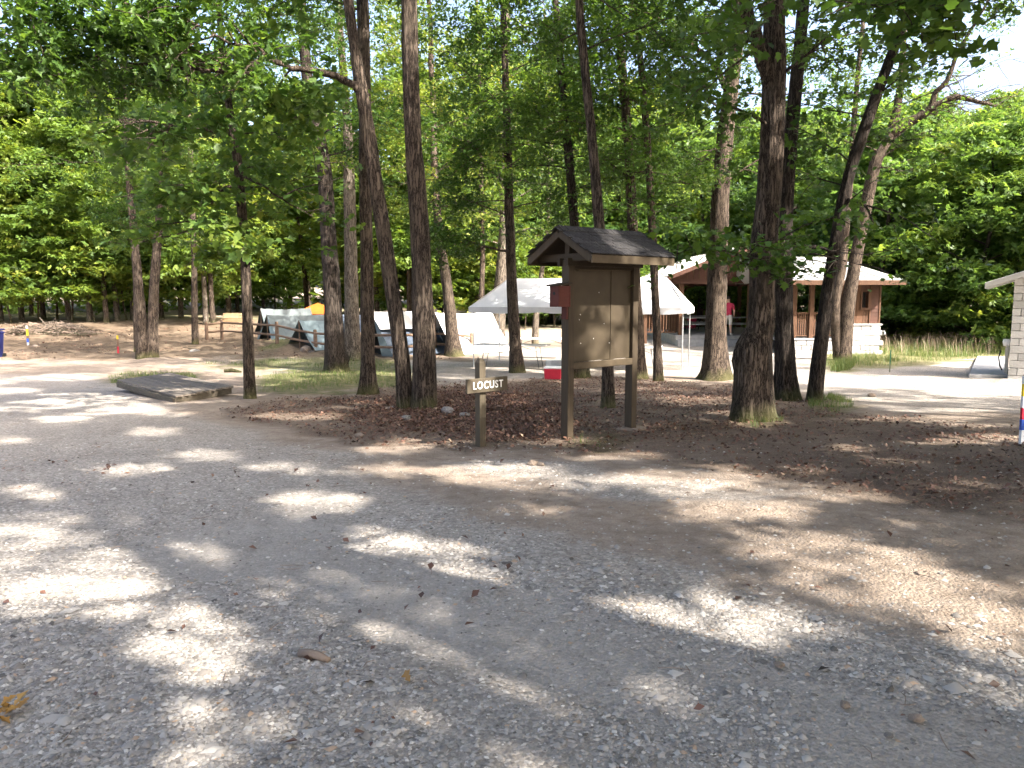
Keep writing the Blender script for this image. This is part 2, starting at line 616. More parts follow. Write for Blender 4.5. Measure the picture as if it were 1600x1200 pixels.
# ------------------------------------------------------------------ ground zones (surveyed on the photograph)
LITTER = [(330, 640), (430, 622), (545, 612), (640, 600), (700, 598), (860, 590), (1000, 588), (1150, 598), (1330, 640), (1480, 655), (1750, 690), (1750, 870),
          (1560, 815), (1400, 785), (1200, 740), (1050, 718), (900, 702), (700, 692), (560, 690), (430, 668)]
LITTER_DEEP = [(560, 640), (620, 625), (700, 610), (800, 612), (880, 640), (890, 680), (780, 686), (650, 676), (570, 665)]
GRAVEL_ROAD = [(-3000, 582), (120, 582), (200, 600), (270, 640), (430, 690), (560, 715), (700, 790), (900, 850), (1150, 920), (1400, 985), (1700, 1060), (3000, 1300), (3000, 9000), (-3000, 9000)]
GRAVEL_BACK = [(420, 566), (700, 548), (880, 540), (1060, 520), (1240, 540), (1300, 574), (1500, 560), (2200, 560), (2200, 650), (1500, 646), (1330, 628), (1150, 592), (1000, 586), (860, 588), (700, 594), (620, 585), (440, 584)]
GRAVEL_PATCH = [(680, 716), (830, 712), (1010, 735), (1300, 770), (1000, 765), (800, 752)]
GRASS_ZONES = [[(165, 590), (200, 583), (300, 584), (310, 594), (240, 601), (175, 600)], [(400, 590), (520, 565), (640, 575), (640, 605), (480, 612), (400, 612)],
               [(300, 568), (480, 560), (640, 562), (620, 572), (420, 574)], [(1262, 630), (1300, 618), (1340, 632), (1310, 645), (1265, 640)],
               [(1270, 575), (1290, 548), (1400, 540), (1580, 545), (1580, 556), (1500, 562), (1380, 575), (1300, 582)],
               [(400, 540), (450, 524), (470, 540), (430, 546)], [(880, 690), (960, 680), (1010, 690), (940, 700)], [(1140, 655), (1200, 650), (1230, 662), (1180, 668)]]
STRAW = [(-900, 470), (0, 500), (300, 496), (560, 500), (760, 520), (760, 562), (560, 566), (420, 556), (200, 560), (0, 560), (-900, 560)]
COARSE = [[(520, 795), (800, 850), (1100, 925), (1400, 990), (1700, 1050), (1700, 1130), (1350, 1075), (1050, 985), (780, 900), (520, 835)], [(-100, 950), (250, 960), (520, 1030), (640, 1110), (700, 1300), (-100, 1300)], [(980, 1060), (1200, 1080), (1300, 1300), (900, 1300)], [(680, 716), (830, 712), (1010, 735), (1200, 762), (1000, 765), (800, 752)]]
FINE_TRACK = [(150, 820), (420, 790), (700, 860), (1000, 960), (1300, 1060), (1700, 1180), (1700, 1260), (1280, 1230), (1000, 1130), (700, 1010), (480, 930), (250, 880)]


def zones(x, y):
    z = H(x, y)
    u, v = project(x, y, z)
    front = y > 1.2
    wob_u = (fbm(x, y, 1.1) - .5) * 120 * (3 / np.maximum(y, 3)) ** .5
    wob_v = (fbm(x + 31, y - 17, .9) - .5) * 46 * np.clip(8 / np.maximum(y, 2), .12, 1.6)
    uu, vv = u + wob_u, v + wob_v
    g = soft_poly(uu, vv, GRAVEL_ROAD, 14, 10)
    g = np.maximum(g, soft_poly(uu, vv, GRAVEL_BACK, 10, 3))
    g = np.maximum(g, .9 * soft_poly(uu, vv, GRAVEL_PATCH, 16, 5))
    g = np.where(front, g, 1.0)
    lit = .8 * soft_poly(uu, vv, LITTER, 16, 7)
    lit = np.maximum(lit, 1.0 * soft_poly(uu, vv, LITTER_DEEP, 12, 6))
    lit = np.where(front, lit, 0) * (.45 + .9 * fbm(x - 9, y + 4, .8))
    soil = 0
    for q in GRASS_ZONES:
        soil = np.maximum(soil, soft_poly(uu, vv, q, 8, 2.5))
    soil = np.maximum(soil * front, .8 * sm(44, 52, y) * sm(.35, .6, fbm(x, y, 6)))
    soil = np.maximum(soil, .9 * sm(1570, 1600, u) * 0)
    st = np.where(front, soft_poly(uu, vv, STRAW, 14, 3), 0)
    fine = np.where(front, soft_poly(uu, vv, FINE_TRACK, 30, 16), 0)
    return np.clip(g, 0, 1), np.clip(lit, 0, 1), np.clip(soil, 0, 1), np.clip(st, 0, 1), fine


def build_ground():
    ys = [1.0]
    while ys[-1] < 62:
        ys.append(ys[-1] * 1.0098 + .004)
    while ys[-1] < 900:
        ys.append(ys[-1] * 1.12)
    back = [-400, -150, -60, -25, -12, -6, -3, -1.4, -.4, .4]
    ys = np.array(back + ys)
    s = np.linspace(-1, 1, 391)
    xs = np.sinh(s * 6.2) / np.sinh(6.2) * 700
    xs = np.where(np.abs(s) < .999, xs + s * 14 * (1 - np.abs(s)), xs)
    xs.sort()
    X, Y = np.meshgrid(xs, ys)
    Z = H(X, Y)
    near = (Y > .5) & (Y < 60)
    rough = (fbm(X, Y, .7) - .5) * .05 + (fbm(X + 5, Y, .16) - .5) * .022
    g, lit, soil, st, fine = zones(X.ravel(), Y.ravel())
    lit2 = lit.reshape(X.shape)
    Z = Z + np.where(near, rough * (.5 + lit2), 0)
    Z = Z - .02 * fine.reshape(X.shape)
    Z = Z + sm(24, 30, Y) * sm(46, 40, Y) * sm(0, -5, X) * (fbm(X, Y, .9) - .45) * .32
    # wheel ruts along the road
    nx, ny = len(xs), len(ys)
    V = np.stack([X.ravel(), Y.ravel(), Z.ravel()], 1)
    i, j = np.meshgrid(np.arange(nx - 1), np.arange(ny - 1))
    a = (j * nx + i).ravel()
    F = np.stack([a, a + 1, a + nx + 1, a + nx], 1).ravel()
    me = np_mesh('ground', V, F, np.full(len(a), 4), smooth=True)
    for k, val in (('gravel', g), ('litter', lit), ('soil', soil), ('straw', st), ('fine', fine * .75)):
        at = me.attributes.new(k, 'FLOAT', 'POINT')
        at.data.foreach_set('value', np.ascontiguousarray(val, np.float32))
    o = link_mesh('ground', me, 'ground')
    tag(o, 'gravel and dirt ground of the camp clearing', None, None, 'structure')


build_ground()

# ------------------------------------------------------------------ leaf gaps cut in the crowns to place sun patches
S = np.array(SUN)
LIT_ELL = [(490, 785, 80, 19), (375, 815, 55, 13), (330, 852, 62, 22), (60, 822, 62, 20), (170, 808, 60, 22), (600, 853, 60, 25), (735, 862, 50, 18),
           (100, 905, 150, 55), (300, 1005, 110, 40), (205, 735, 62, 11), (315, 711, 62, 10), (15, 686, 34, 7), (235, 676, 46, 7), (60, 770, 60, 12), (450, 730, 60, 8),
           (770, 740, 100, 15), (590, 735, 60, 9), (620, 700, 50, 8), (860, 690, 60, 7), (950, 712, 60, 7), (1000, 745, 70, 10), (1150, 800, 110, 18), (1240, 850, 120, 20), (1350, 890, 120, 24),
           (1470, 935, 120, 28), (1570, 990, 90, 34), (1080, 770, 70, 12), (1150, 985, 130, 40), (1060, 1060, 60, 40), (930, 945, 75, 16), (1130, 750, 60, 9), (1260, 735, 40, 8), (1470, 690, 60, 5),
           (1560, 685, 70, 6), (1380, 720, 60, 7), (1500, 760, 70, 9), (1400, 655, 60, 4), (1500, 640, 70, 5), (1330, 700, 50, 6), (1180, 660, 40, 8), (880, 1140, 90, 50), (660, 960, 60, 18), (1500, 1100, 90, 40),
           (320, 1120, 70, 40), (560, 1060, 40, 25), (300, 612, 35, 4), (820, 662, 60, 8), (700, 655, 40, 6), (470, 650, 60, 5), (560, 633, 40, 4), (640, 690, 50, 6), (200, 640, 50, 4), (90, 655, 40, 4),
           (1100, 625, 60, 5), (1000, 610, 50, 4), (100, 590, 60, 4), (20, 610, 40, 4), (720, 900, 70, 10), (830, 800, 60, 12), (420, 880, 40, 10), (1330, 780, 60, 10), (1420, 820, 60, 10)]
LIT_POLY = [[(985, 585), (1200, 572), (1330, 582), (1480, 588), (1800, 588), (1800, 614), (1480, 612), (1300, 604), (1150, 598), (1000, 594)],
            [(1000, 545), (1300, 510), (1300, 560), (1000, 582)],
            [(-100, 495), (330, 495), (350, 530), (330, 532), (100, 530), (-100, 535)], [(640, 540), (760, 535), (760, 556), (640, 560)]]
SHADE = []      # (centre, half length along, half width, direction, height): roofs the photograph shows in shade
SHADE_POLY = [(1385, 558), (1578, 554), (1578, 588), (1500, 586), (1400, 584)]
BEAMS = []      # (point, radius): places the photograph shows in full sun


def lit_prob(pos):
    t = (pos[:, 2] - H(pos[:, 0], pos[:, 1])) / S[2]
    gx, gy = pos[:, 0] - S[0] * t, pos[:, 1] - S[1] * t
    gz = H(gx, gy)
    t = (pos[:, 2] - gz) / S[2]
    gx, gy = pos[:, 0] - S[0] * t, pos[:, 1] - S[1] * t
    u, v = project(gx, gy, H(gx, gy))
    ok = gy > 1.5
    L = np.zeros(len(pos))
    fl = fbm(gx * 1.0, gy * 1.0, .45)
    L = np.maximum(L, .95 * sm(.585, .68, fbm(gx + 40, gy - 13, 1.3)))
    for cu, cv, ru, rv in LIT_ELL:
        d = ((u - cu) / (ru * 1.3)) ** 2 + ((v - cv) / (rv * 1.3)) ** 2
        L = np.maximum(L, sm(1.9, .55, d + .9 * (fl - .5)))
    dap = sm(.40, .54, fbm(gx, gy, 1.5))
    for k, q in enumerate(LIT_POLY):
        L = np.maximum(L, (1.0 if k == 0 else dap) * soft_poly(u, v, q, 8, 1.5, 5))
    L = np.where(in_poly(u, v, SHADE_POLY), 0, L)
    for (cx, cy, ha, hb, an, hz) in SHADE:
        tt = (pos[:, 2] - hz) / S[2]
        px, py = pos[:, 0] - S[0] * tt - cx, pos[:, 1] - S[1] * tt - cy
        q1, q2 = px * math.cos(an) + py * math.sin(an), -px * math.sin(an) + py * math.cos(an)
        L = np.where((np.abs(q1) < ha) & (np.abs(q2) < hb) & (tt > 0), 0, L)
    L = np.where(ok, L, 0)
    for c, r in BEAMS:
        c = np.array(c)
        rel = pos - c
        al = rel @ S
        perp = np.linalg.norm(rel - al[:, None] * S, axis=1)
        L = np.maximum(L, np.where((perp < r) & (al > .4), 1, 0))
    return L


# ------------------------------------------------------------------ leaves
def leaf_template(kind):
    if kind == 'lobed':
        half = [(.30, .20), (.40, .11), (.62, .33), (.70, .15)]
        v = [(0, 0, 0), (1, 0, -.10)] + [(x, y, .10 * y / .33) for x, y in half] + [(x, -y, .10 * y / .33) for x, y in half]
        f = [(0, 1, 5, 4, 3, 2), (0, 6, 7, 8, 9, 1)]
    elif kind == 'star':
        # five-lobed maple-like leaf
        v = [(0, 0, 0), (.18, .36, .08), (.36, .25, .03), (.66, .43, .05), (.68, .20, .0), (1, 0, -.12), (.68, -.20, 0), (.66, -.43, .05), (.36, -.25, .03), (.18, -.36, .08), (.45, 0, -.02)]
        f = [(10, 0, 1, 2), (10, 2, 3, 4), (10, 4, 5, 6), (10, 6, 7, 8), (10, 8, 9, 0)]
    elif kind == 'kite':
        v = [(0, 0, 0), (.5, .30, .09), (1, 0, -.05), (.5, -.30, .09)]
        f = [(0, 3, 2), (0, 2, 1)]
    elif kind == 'spray':
        # three leaves on one stalk, for the far woods
        v, f = [], []
        for k, a in enumerate((-.9, 0, .9)):
            c, s_ = math.cos(a), math.sin(a)
            q = [(.05, 0, 0), (.45, .19, .05), (.85, 0, -.1), (.45, -.19, .05)]
            b0 = len(v)
            v += [(x * c - y * s_, x * s_ + y * c, z) for x, y, z in q]
            f += [(b0, b0 + 3, b0 + 2, b0 + 1)]
    elif kind == 'curl':
        v = [(0, 0, 0), (.5, .34, .22), (1, 0, .12), (.5, -.34, .18)]
        f = [(0, 3, 2), (0, 2, 1)]
    v = np.array(v, float)
    v[:, 0] -= .1
    return v, f


def leaves_mesh(name, pos, size, kind, tint, r, tilt=.55, droop=.15, yaw=None):
    """one mesh of leaves, one per position"""
    tv, tf = leaf_template(kind)
    n, k = len(pos), len(tv)
    yw = r.uniform(0, 2 * math.pi, n) if yaw is None else yaw
    pit = r.normal(droop, tilt, n)
    rol = r.normal(0, tilt, n)
    cy, sy, cp, sp, cr, sr = np.cos(yw), np.sin(yw), np.cos(pit), np.sin(pit), np.cos(rol), np.sin(rol)
    X = np.stack([cy * cp, sy * cp, -sp], 1)
    Yv = np.stack([-sy * cr + cy * sp * sr, cy * cr + sy * sp * sr, cp * sr], 1)
    Z = np.cross(X, Yv)
    V = pos[:, None, :] + size[:, None, None] * (tv[None, :, 0, None] * X[:, None] + tv[None, :, 1, None] * Yv[:, None] + tv[None, :, 2, None] * Z[:, None])
    flat = np.concatenate([np.array(f) for f in tf])
    F = (flat[None] + (np.arange(n) * k)[:, None]).ravel()
    sizes = np.tile([len(f) for f in tf], n)
    return np_mesh(name, V.reshape(-1, 3), F, sizes, np.repeat(tint, k))


# ------------------------------------------------------------------ trees
def trunk_mesh(name, pts, rad, sides=18, flare=.5, rough=.06, seed=0, step=.14, fine_to=9.0, bulges=()):
    """a barked, tapering, flared stem along pts (relative to its base)"""
    pts = [Vector(p) for p in pts]
    cum = [0.0]
    for a, b in zip(pts, pts[1:]):
        cum.append(cum[-1] + (b - a).length)
    Lt = cum[-1]
    ts, t = [], 0.0
    while t < Lt:
        ts.append(t)
        t += step if t < fine_to else step * 4
    ts.append(Lt)
    # Catmull-Rom through the points
    def at(t):
        i = max(0, min(len(cum) - 2, next((k for k in range(len(cum) - 1) if t <= cum[k + 1] + 1e-9), len(cum) - 2)))
        f = (t - cum[i]) / max(cum[i + 1] - cum[i], 1e-6)
        p0, p1, p2, p3 = pts[max(i - 1, 0)], pts[i], pts[i + 1], pts[min(i + 2, len(pts) - 1)]
        q = .5 * ((2 * p1) + (p2 - p0) * f + (2 * p0 - 5 * p1 + 4 * p2 - p3) * f * f + (3 * p1 - p0 - 3 * p2 + p3) * f ** 3)
        return q, rad[i] * (1 - f) + rad[i + 1] * f
    rg = random.Random(seed)
    ph = [rg.uniform(0, 6.28) for _ in range(6)]
    verts, faces = [], []
    for t in ts:
        q, r0 = at(t)
        fl = flare * math.exp(-t / max(.12, 1.5 * rad[0]))
        for j in range(sides):
            th = 2 * math.pi * j / sides
            rr = r0 * (1 + fl * (.75 + .5 * math.cos(3 * th + ph[0]) + .35 * math.cos(5 * th + ph[1])))
            nz = mnoise.noise(Vector((math.cos(th) * 3.2 + ph[2], math.sin(th) * 3.2 + ph[3], t * .9)))
            n2 = mnoise.noise(Vector((math.cos(th) * 1.2 + ph[4], math.sin(th) * 1.2, t * 1.7 + ph[5])))
            rr *= 1 + rough * nz * 1.6 + rough * n2 * 1.3
            for (bt, bth, bh, bw, ba) in bulges:      # height, angle, size, height spread, angular spread
                da = (th - bth + math.pi) % (2 * math.pi) - math.pi
                rr += bh * math.exp(-((t - bt) / bw) ** 2 - (da / ba) ** 2)
            verts.append((q.x + rr * math.cos(th), q.y + rr * math.sin(th), q.z))
    nr = len(ts)
    for i in range(nr - 1):
        for j in range(sides):
            s2 = (j + 1) % sides
            faces.append((i * sides + j, i * sides + s2, (i + 1) * sides + s2, (i + 1) * sides + j))
    faces.append(tuple((nr - 1) * sides + j for j in range(sides)))
    me = bpy.data.meshes.new(name)
    me.from_pydata(verts, [], faces)
    for p in me.polygons:
        p.use_smooth = True
    return me, at, Lt


def grow(r, start, az, length, el0, rad, sub=5, per_m=26, droop=.25):
    """a limb with side branches: returns branch polylines with radii and leaf positions"""
    tubes, leaves = [], []
    pts = [np.array(start, float)]
    n = 6
    a, e = az, el0
    for i in range(n):
        a += r.normal(0, .16)
        e += r.normal(0, .10) - droop * .16
        pts.append(pts[-1] + (length / n) * np.array([math.cos(a) * math.cos(e), math.sin(a) * math.cos(e), math.sin(e)]))
    tubes.append((pts, [rad * (1 - .85 * i / n) for i in range(n + 1)]))
    for k in range(sub + 1):
        f = 1.0 if k == sub else .25 + .75 * (k + r.uniform(.1, .9)) / (sub + .6)
        f = min(f, 1.0)
        i = min(int(f * n), n - 1)
        q = pts[i] + (pts[i + 1] - pts[i]) * (f * n - i)
        side = (-1) ** k
        a2 = az + (side * r.uniform(.4, 1.35) if k < sub else r.normal(0, .3))
        l2 = length * r.uniform(.28, .52) * (1.15 - .4 * f)
        e2 = r.normal(.08, .38)
        p2 = [q]
        for _ in range(4):
            a2 += r.normal(0, .2)
            e2 += r.normal(0, .12) - .05
            p2.append(p2[-1] + l2 / 4 * np.array([math.cos(a2) * math.cos(e2), math.sin(a2) * math.cos(e2), math.sin(e2)]))
        tubes.append((p2, [rad * .3 * (1 - .8 * i / 4) + .003 for i in range(5)]))
        m = int(per_m * l2 * 4) + 3
        ff = r.uniform(.12, 1.12, m) * 4
        ii = np.clip(ff.astype(int), 0, 3)
        pa = np.array(p2)
        base = pa[ii] + (pa[ii + 1] - pa[ii]) * (ff - ii)[:, None]
        nc = max(2, m // 9)                              # leaves sit in small bunches
        spread = .13 + .20 * l2
        off = r.normal(0, 1, (nc, 3)) * np.array([spread, spread, spread * .5])
        ci = r.integers(0, nc, m)
        cb = base[:nc][ci] if len(base) >= nc else base
        mixf = r.random((m, 1)) < .75
        leaves.append(np.where(mixf, cb + off[ci], base) + r.normal(0, 1, (m, 3)) * np.array([.09, .09, .05]))
    return tubes, leaves


FRAME_SLOPE = .50


def make_tree(label, path, group=None, depth_lean=0.0, top=15.0, lo=None, R_=3.0, n_limbs=26, per_m=26, leaf=.12, bark='bark', leafmat='leaf', kind='lobed',
              limbs=(), seed=1, flare=.5, bulges=(), sides=18, base=None, stems=(), name='tree', ws=.72, cull=True, density=1.0, bias=None, rough=.06):
    """path: photo survey of the stem (column, row, width) from the ground up"""
    r = np.random.default_rng(seed)
    b = P(path[0][0], path[0][1]) if base is None else Vector(base)
    d = b.y
    root = empty(name, (b.x, b.y, Hs(b.x, b.y)))
    tag(root, label, 'tree', group)
    b = Vector(root.location)

    def stem(path, nm, top, flare, bulges):
        pts, rad = [], []
        for i, (u, v, w) in enumerate(path):
            yy = d + depth_lean * max(0, (path[0][1] - v) / 600.0)
            p = PT(u, v, yy) - b
            if i == 0:
                p.z = -.12
            pts.append(p)
            rad.append(w * ws / 2 * yy / FPX)
        dirn = (pts[-1] - pts[-2]).normalized()
        while pts[-1].z < top:
            dirn = (dirn + Vector((r.normal(0, .05), r.normal(0, .05), .22))).normalized()
            pts.append(pts[-1] + dirn * 1.6)
            rad.append(max(rad[-1] * .86, .03))
        me, at, Lt = trunk_mesh(nm, pts, rad, sides, flare, rough, seed, bulges=bulges)
        return link_mesh(nm, me, bark, root), at, Lt

    _, at, Lt = stem(path, 'trunk', top, flare, bulges)
    for sp in stems:
        stem(sp, 'trunk', sp[-1][2] * 0 + top * .8, .25, ())
    tubes, leaves = [], []
    for lim in limbs:                                   # limbs the photo shows: (column, row, width, metres nearer or farther)
        pts = [np.array(PT(u, v, d + dd) - b) for u, v, w, dd in lim]
        rad = [w * .85 / 2 * d / FPX for u, v, w, dd in lim]
        mb = MB()
        fine, fr = [], []
        for i in range(len(pts) - 1):
            for k in range(4):
                f = k / 4
                p0, p1, p2, p3 = pts[max(i - 1, 0)], pts[i], pts[i + 1], pts[min(i + 2, len(pts) - 1)]
                fine.append(.5 * (2 * p1 + (p2 - p0) * f + (2 * p0 - 5 * p1 + 4 * p2 - p3) * f * f + (3 * p1 - p0 - 3 * p2 + p3) * f ** 3) + r.normal(0, .012, 3))
                fr.append(rad[i] * (1 - f) + rad[i + 1] * f)
        fine.append(pts[-1])
        fr.append(rad[-1] * .6)
        mb.tube(fine, fr, 9)
        mb.build('limb', bark, root, smooth=True)
        for i in range(len(fine) // 3, len(fine), 1):
            az = math.atan2(*(fine[min(i + 1, len(fine) - 1)] - fine[i - 1])[[1, 0]])
            for s_ in (-1, 1):
                if r.random() < .42:
                    t2, l2 = grow(r, fine[i], az + s_ * r.uniform(.4, 1.3), r.uniform(.8, 1.7), r.normal(.05, .25), .018, 3, per_m)
                    tubes += t2
                    leaves += l2
    z_lo = (1.68 + (462 - lo) / FPX * d - b.z) if lo is not None else 4.0
    z = z_lo
    k = r.uniform(0, 6)
    zs = np.linspace(z_lo, top - .5, n_limbs)
    for z in zs:
        t = min(z / max(1e-3, (at(Lt)[0].z)) * Lt, Lt)
        q, r0 = at(t)
        f = (z - z_lo) / max(top - z_lo, .1)
        prof = .55 + .45 * math.sin(math.pi * min(1, .15 + f * .9))
        k += 2.4
        az = k + r.normal(0, .3)
        if bias is not None and r.random() < .55 and f < .4:
            az = bias + r.normal(0, .5)
        t2, l2 = grow(r, np.array(q), az, R_ * prof * r.uniform(.55, 1.2), r.uniform(-.1, .65), max(.016, r0 * .17), 6, per_m * density)
        tubes += t2
        leaves += l2
    mb = MB()
    for pts, rad in tubes:
        mb.tube(pts, rad, 4, cap=False)
    mb.build('branches', bark, root, smooth=True)['kind'] = 'stuff'
    pos = np.concatenate(leaves)
    if cull:
        wp = pos + np.array(b)
        keep = r.random(len(pos)) > lit_prob(wp)
        pos = pos[keep]
    pos = pos[pos[:, 2] > 1.3]
    wp = pos + np.array(b)
    high = wp[:, 2] > EYE + FRAME_SLOPE * np.maximum(wp[:, 1], 0) + .4
    keep = ~high | (r.random(len(pos)) < .42)
    pos, high = pos[keep], high[keep]
    size = r.uniform(.7, 1.25, len(pos)) * leaf * np.where(high, 1.75, 1)
    clump = np.array([mnoise.noise(Vector(p) * .9) for p in pos[::1]]) if len(pos) < 9000 else np.repeat([mnoise.noise(Vector(p) * .9) for p in pos[::4]], 4)[:len(pos)]
    tint = np.clip(.45 + .35 * clump + r.normal(0, .16, len(pos)), 0, 1)
    lowm = ~high
    parts = []
    if lowm.any():
        link_mesh('crown', leaves_mesh('crown', pos[lowm], size[lowm], kind, tint[lowm], r), leafmat, root)
    if high.any():
        link_mesh('crown', leaves_mesh('crown', pos[high], size[high], 'kite', tint[high], r), leafmat, root)
    return root

# ------------------------------------------------------------------ information kiosk
PDIR = Vector((.757, .653, 0)).normalized()            # both boards run this way, away to the right
NDIR = Vector((PDIR.y, -PDIR.x, 0))                   # and face this way
PANG = math.atan2(PDIR.y, PDIR.x)


def local_frame(name, origin, label, cat, group=None):
    o = empty(name, origin, PANG)
    return tag(o, label, cat, group)


def build_kiosk():
    a = PT(886, 684, 9.45)
    g = Hs(a.x, a.y)
    k = local_frame('information_kiosk', (a.x, a.y, g), 'brown wooden notice kiosk with a shingled gable roof and bare board', 'kiosk')
    W, HP = 1.19, 2.19                                  # post spacing, post height; x along the board, -y towards the camera
    for x in (0, W):
        MB().box((x, 0, HP / 2 - .15), (.105, .125, HP + .3)).build('post', 'kiosk', k, .006)
    z0, z1 = .94, 2.09
    MB().box((W / 2, 0, (z0 + z1) / 2 + .01), (W - .106, .022, z1 - z0)).build('notice_board', 'kiosk_board', k, .002)
    MB().box((W / 2 - .02, -.035, z0 - .035), (W + .03, .05, .085)).build('bottom_rail', 'trim_pale', k, .005)
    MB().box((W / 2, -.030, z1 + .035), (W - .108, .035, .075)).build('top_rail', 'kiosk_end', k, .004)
    MB().box((W / 2 - .06, -.054, z1 - .012), (W - .35, .008, .012), 0, 0, -.012).build('cap_strip', 'trim_pale', k)
    MB().box((W / 2 + .16, -.0155, (z0 + z1) / 2), (.010, .009, z1 - z0 - .02)).build('board_seam', 'kiosk_board', k)
    for i in range(7):
        x, z = random.uniform(.15, 1.05), random.uniform(1.1, 1.95)
        MB().box((x, -.0125, z), (.008, .003, .011)).build('staple', 'white_letter', k)
    # roof: ridge along x
    hw, rise, x0, x1, ez = .53, .32, -.17, W + .15, HP + .0
    th = .035
    sl = math.hypot(hw, rise)
    ang = math.atan2(rise, hw)
    for s in (-1, 1):
        c = Vector(((x0 + x1) / 2, s * hw / 2, ez + rise / 2 + .03))
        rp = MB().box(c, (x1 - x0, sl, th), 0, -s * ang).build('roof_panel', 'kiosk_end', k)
        rows, cols = 8, 11
        cw = (x1 - x0 + .03) / cols
        ch = sl / rows
        shs = [MB().box((0, 0, 0), (cw - .006, ch * 1.45, .010)).mesh('shingle', .002) for _ in range(3)]
        for me in shs:
            me.materials.append(M['shingle'])
        for i in range(rows):
            for j in range(cols + (i % 2)):
                o = bpy.data.objects.new('shingle', random.choice(shs))
                COL.objects.link(o)
                o.parent = rp
                f = (i + .5) / rows
                xx = x0 - .015 + cw * (j + .5 - (.5 if i % 2 else 0))
                xx = min(max(xx, x0 + .01), x1 - .01)
                y = s * hw * (1 - f) * 1.03
                z = ez + .03 + rise * f + th / 2 + .012
                o.location = (xx, y, z + random.uniform(0, .005))
                o.rotation_euler = (-s * (ang - .05) + random.uniform(-.012, .012), random.uniform(-.01, .01), random.uniform(-.025, .025))
    for i in range(15):
        f = (i + .5) / 15
        o = MB().poly([(-.055, -.09, -.062), (.055, -.09, -.062), (.055, 0, 0), (-.055, 0, 0), (.055, .09, -.062), (-.055, .09, -.062),
                       (-.055, -.09, -.074), (.055, -.09, -.074), (.055, 0, -.012), (-.055, 0, -.012), (.055, .09, -.074), (-.055, .09, -.074)],
                      (0, 1, 2, 3), (3, 2, 4, 5), (6, 9, 8, 7), (9, 11, 10, 8), (0, 3, 9, 6), (3, 5, 11, 9), (1, 7, 8, 2), (2, 8, 10, 4), (0, 6, 7, 1), (5, 4, 10, 11)).build('ridge_shingle', 'shingle', k)
        o.location = (x0 + (x1 - x0) * f, 0, ez + rise + .085 + random.uniform(0, .004))
        o.rotation_euler = (0, .05, 0)
    for s in (-1, 1):
        MB().box(((x0 + x1) / 2, s * (hw + .012), ez - .005), (x1 - x0, .024, .095)).build('fascia', 'trim_pale' if s < 0 else 'kiosk', k, .003)
    for x, sg in ((x0 + .012, 1), (x1 - .012, 1)):
        for s in (-1, 1):
            MB().box((x, s * hw / 2, ez + rise / 2 - .012), (.03, sl, .075), 0, -s * ang).build('barge_board', 'kiosk', k, .003)
    for x in (0.0, W):
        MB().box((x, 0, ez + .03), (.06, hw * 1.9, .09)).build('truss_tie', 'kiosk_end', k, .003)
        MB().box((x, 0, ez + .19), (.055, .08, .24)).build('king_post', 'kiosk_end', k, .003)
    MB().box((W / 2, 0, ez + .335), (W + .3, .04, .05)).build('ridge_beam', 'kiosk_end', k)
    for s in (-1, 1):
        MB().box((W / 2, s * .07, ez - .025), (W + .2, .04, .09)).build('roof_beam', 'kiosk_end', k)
    # concrete footing by the far post
    ft = k.matrix_basis @ Vector((W, -.02, 0))
    f = MB().box((0, 0, 0), (.36, .30, .07)).build('footing_slab', 'rock_tan', None, .02)
    f.location = (ft.x, ft.y, Hs(ft.x, ft.y) + .01)
    f.rotation_euler = (.04, 0, PANG + .3)
    tag(f, 'mossy flat slab at the foot of the farther kiosk post', 'slab')
    # nest box on the near end of the kiosk
    q = k.matrix_basis @ Vector((-.165, -.03, 0))
    nb = local_frame('nest_box', (q.x, q.y, g + 1.63), 'small rusty red wooden nest box with a hole on the kiosk post', 'nest box')
    w, dp, h = .20, .155, .25
    t = .018
    fb = MB().box((-w / 2 + t / 2, 0, h / 2), (t, dp, h)).build('front_board', 'red_box', nb, .003)
    MB().box((w / 2 - t / 2, 0, h / 2), (t, dp, h)).build('back_board', 'red_box', nb, .003)
    for s in (-1, 1):
        MB().box((0, s * (dp / 2 - t / 2), h / 2), (w - 2 * t - .002, t, h)).build('side_board', 'red_box', nb, .003)
    MB().box((0, 0, t / 2), (w - 2 * t - .002, dp - 2 * t - .002, t)).build('floor_board', 'red_box', nb)
    MB().box((-.015, 0, h + .018), (w + .05, dp + .045, .02), 0, 0, -.12).build('lid', 'kiosk_end', nb, .003)
    MB().box((w / 2 - .02, 0, -.07), (.03, .09, .16)).build('back_plate', 'red_box', nb, .003)
    MB().tube([(-w / 2 - .002, 0, .16), (-w / 2 + .006, 0, .16)], .021, 16).build('entrance_hole', 'black', fb)
    return k


kiosk = build_kiosk()


